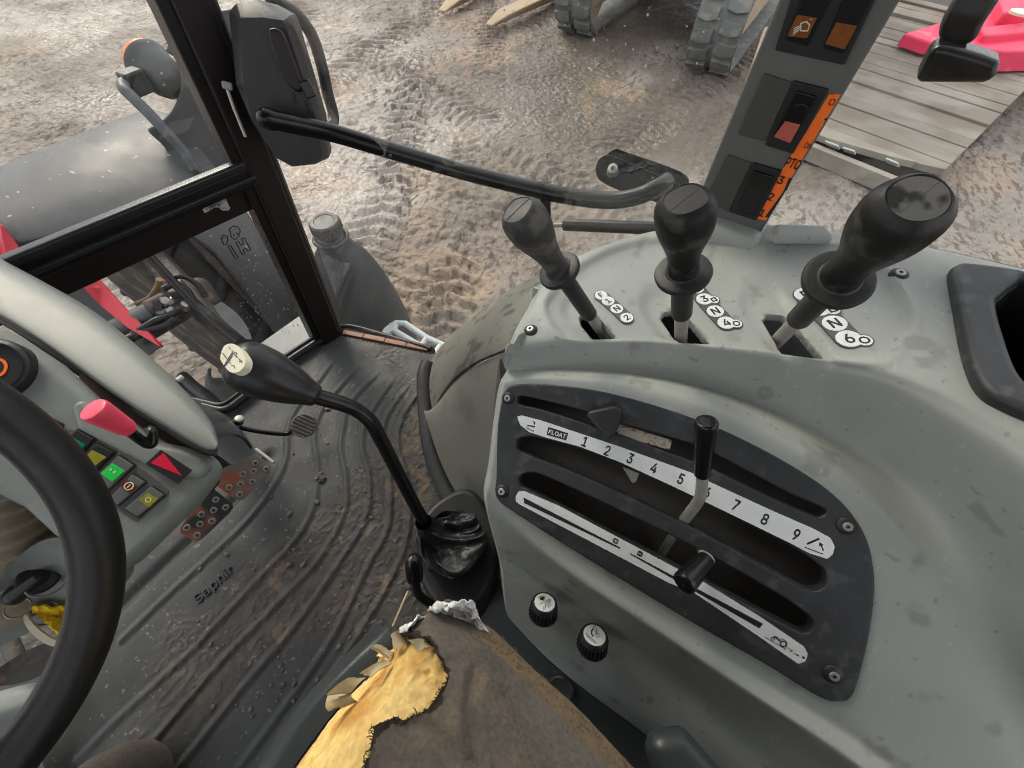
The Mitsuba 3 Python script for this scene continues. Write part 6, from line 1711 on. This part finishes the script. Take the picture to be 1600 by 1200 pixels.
def crawler(yc, w, x0, first):
    R = .36
    p = add('crawler_frame', hull([V(x0 + .36, yc + s * (w / 2 - .12), GZT + R + h_) for s in (-1, 1) for h_ in (-.1, .12)] + [V(x0 + 3.0, yc + s * (w / 2 - .12), GZT + R + h_) for s in (-1, 1) for h_ in (-.1, .12)], .06), 'm_trackframe', ex)
    add('sprocket', lathe((x0 + R, yc - w * .30, GZT + R), (0, 1, 0), [(0, .02), (0, .27), (w * .6, .27), (w * .6, .02)], 32), 'm_trackframe', ex)
    # belt and tread blocks
    t = np.linspace(math.pi / 2, 3 * math.pi / 2, 25)
    path = np.vstack([[(x0 + 3.2, GZT + 2 * R), (x0 + 1.8, GZT + 2 * R)], np.stack([x0 + R + R * np.cos(t), GZT + R + R * np.sin(t)], 1), [(x0 + 1.8, GZT), (x0 + 3.2, GZT)]])
    B_ = np.array([[V(x, yc - w / 2, z), V(x, yc + w / 2, z)] for x, z in path])
    add('belt', slab(B_, .035), 'm_track', ex, smooth=40)
    # centre line by arc length
    s = np.r_[0, np.cumsum(np.linalg.norm(np.diff(path, axis=0), axis=1))]
    pitch = .155
    n = int(s[-1] / pitch)
    for i in range(n):
        for side in (-1, 1):
            def P(a, yb):
                ss = np.clip((i + .5 + (.5 if side > 0 else 0)) * pitch + a, 0, s[-1])
                x, z = np.interp(ss, s, path[:, 0]), np.interp(ss, s, path[:, 1])
                x2, z2 = np.interp(ss + .01, s, path[:, 0]), np.interp(ss + .01, s, path[:, 1])
                tx_, tz_ = x2 - x, z2 - z
                nn = math.hypot(tx_, tz_) + 1e-9
                return V(x, yc + side * yb, z), V(-tz_ / nn, 0, tx_ / nn) * 1.0
            c_ = []
            for a, yb in ((-.045, .03), (.045, .03), (.065, w * .26), (.045, w * .48), (-.03, w * .48), (-.02, w * .26)):
                p_, nn = P(a, yb)
                nn = nn if (p_ - V(x0 + R if p_[0] < x0 + R else p_[0], p_[1], GZT + R)) @ nn > 0 else -nn
                c_ += [p_, p_ + nn * .045]
            mx = np.array(c_)
            if mx[:, 0].mean() > x0 + 1.6:
                continue
            add('tread_block', trimesh.convex.convex_hull(mx), 'm_track', ex, smooth=False)


pA = at(1112, 108, z=GZ)
pB = at(905, 48, z=GZ)
crawler(pA[1] + .03, .46, pA[0] - .28, True)
crawler(pB[1] + .0, .44, pB[0] - .28, False)
add('undercarriage', hull([V(pA[0] + a, y_, GZ + z_) for a in (.9, 2.6) for y_ in (pA[1] + .3, pB[1] - .3) for z_ in (.45, .75)], .05), 'm_under', ex)
add('house', hull([V(pA[0] + a, y_, GZ + z_) for a in (.3, 3.0) for y_ in (pA[1] - .1, pB[1] + .1) for z_ in (.95, 2.1)], .08), 'm_trackframe', ex)
add('step_arm', tube(cr([at(1197, 45, z=GZ + .5), at(1180, 95, z=GZ + .35), at(1167, 128, z=GZ + .15)], 6), .02, 8), 'm_trackframe', ex)

# timber baulks lying on the mud
for (a_, b_), lab in (((at(690, 12, z=GZ + .1), at(735, -12, z=GZ + .1)), 'pale timber baulk lying in the mud at the top edge, the left one of two'), ((at(764, 34, z=GZ + .1), at(850, -6, z=GZ + .1)), 'tan timber baulk with a tapered end lying in the mud left of the crawlers')):
    d_ = unit(b_ - a_)
    s_ = V(-d_[1], d_[0], 0)
    single('timber_baulk', hull([a_ + s_ * .035 + V(0, 0, -.03), a_ - s_ * .045 + V(0, 0, -.03), a_ + d_ * .32 + s_ * .10 + V(0, 0, .02), a_ + d_ * .25 - s_ * .10 + V(0, 0, .02), a_ + d_ * 2.2 + s_ * .10 + V(0, 0, .02), a_ + d_ * 2.2 - s_ * .10 + V(0, 0, .02), a_ + d_ * 2.2 + V(0, 0, -.1)], .012), 'm_timber', lab, 'timber', smooth=25)

# ---------------------------------------------------------------- boarded trailer deck and red implement
dz = GZ + .17
td = thing('trailer_deck', 'weathered grey plank deck of a low trailer on the mud behind the switch post', 'trailer')
dp0, dp1 = at(1290, 222, z=dz), at(1560, 208, z=dz)
pdir = unit(at(1545, 205, z=dz) - at(1320, 130, z=dz))
odir = unit(V(-pdir[1], pdir[0], 0))
if odir[0] < 0:
    odir = -odir
o_ = at(1265, 205, z=dz)
fd_ = Fr(o_, (0, 0, 1), pdir)
ysgn = 1 if fd_.y @ odir > 0 else -1
far_ = fd_.px([(1400, 0)])[0]
w_ = .165
corner = fd_.px([(1478, 268)])[0]
clip_ = Polygon(fd_.px([(1238, 200), (1282, 213), (1400, 247), (1478, 264), (1590, 152), (1660, 80), (1700, -100), (1350, -100), (1318, 10)]))
ys = [c[1] * ysgn for c in clip_.exterior.coords]
for i in range(-6, 24):
    y0 = i * (w_ + .005)
    band = shapely.box(-6, min(ysgn * y0, ysgn * (y0 + w_)), 6, max(ysgn * y0, ysgn * (y0 + w_)))
    g = clip_.intersection(band)
    if g.is_empty or g.area < .02:
        continue
    parts_ = [g]
    for g_ in parts_:
        if g_.area > .01:
            add('plank', plate(g_, Fr(fd_.o + V(0, 0, rng.uniform(-.008, .006)), fd_.n + V(*rng.uniform(-.006, .006, 2), 0), fd_.x), -.045, 0, .005), ('m_wood', 'm_wood2', 'm_wood3')[int(rng.integers(3))], td, smooth=30)
add('front_beam', plate(Polygon([(fd_.px([(1250, 205)])[0][0], ysgn * -.02), (corner[0] - .05, ysgn * -.02), (corner[0] - .05, ysgn * -.09), (fd_.px([(1250, 205)])[0][0], ysgn * -.09)]), fd_, -.16, -.05, .006), 'm_wood', td)
add('under_frame', plate(clip_.buffer(-.08), fd_, -.16, -.06), 'm_under', td)
for a_, b_ in (((1290, 221), (1309, 228)), ((1318, 231), (1334, 236)), ((1385, 248), (1402, 255))):
    add('strap_plate', hull([at(*a_, z=dz - .01), at(*b_, z=dz - .01), at(a_[0] + 2, a_[1] + 5, z=dz - .05), at(b_[0] + 2, b_[1] + 5, z=dz - .05)], .006), 'm_step', td)
rm = thing('red_implement', 'pinkish red painted steel implement at the far upper right beyond the plank deck', 'implement')
RZ = dz + .12
for px, h_ in (([(1412, 52), (1470, 34), (1480, 62), (1455, 66)], .1), ([(1470, 36), (1560, -40), (1900, -40), (1900, 60), (1690, 90), (1560, 92), (1500, 86), (1480, 62)], .16), ([(1540, 30), (1700, -10), (1900, -20), (1900, 20), (1700, 40), (1545, 52)], .26), ([(1515, 66), (1640, 50), (1900, 36), (1900, 52), (1640, 68), (1520, 80)], .22)):
    frr = Fr(at(1560, 40, z=RZ), (0, 0, 1), (0, -1, 0))
    add('beam', plate(rpoly(frr.px(px), .004), frr, -.1, h_ - .1, .02), 'm_pinkpaint', rm, smooth=40)
single('pale_disc', lathe(at(1595, 22, z=RZ + .18), (0, 0, 1), [(0, .02), (0, .10), (.02, .10), (.025, .05), (.025, .004)], 24), 'm_cream', 'small pale cream disc on the red implement at the right edge', 'disc')
single('black_bag', hull([at(1572, 84, z=dz + .1), at(1600, 74, z=dz + .1), at(1640, 80, z=dz + .1), at(1610, 98, z=dz + .06)], .03), 'm_under', 'dark bundle below the red implement at the right edge of the photo', 'bundle')
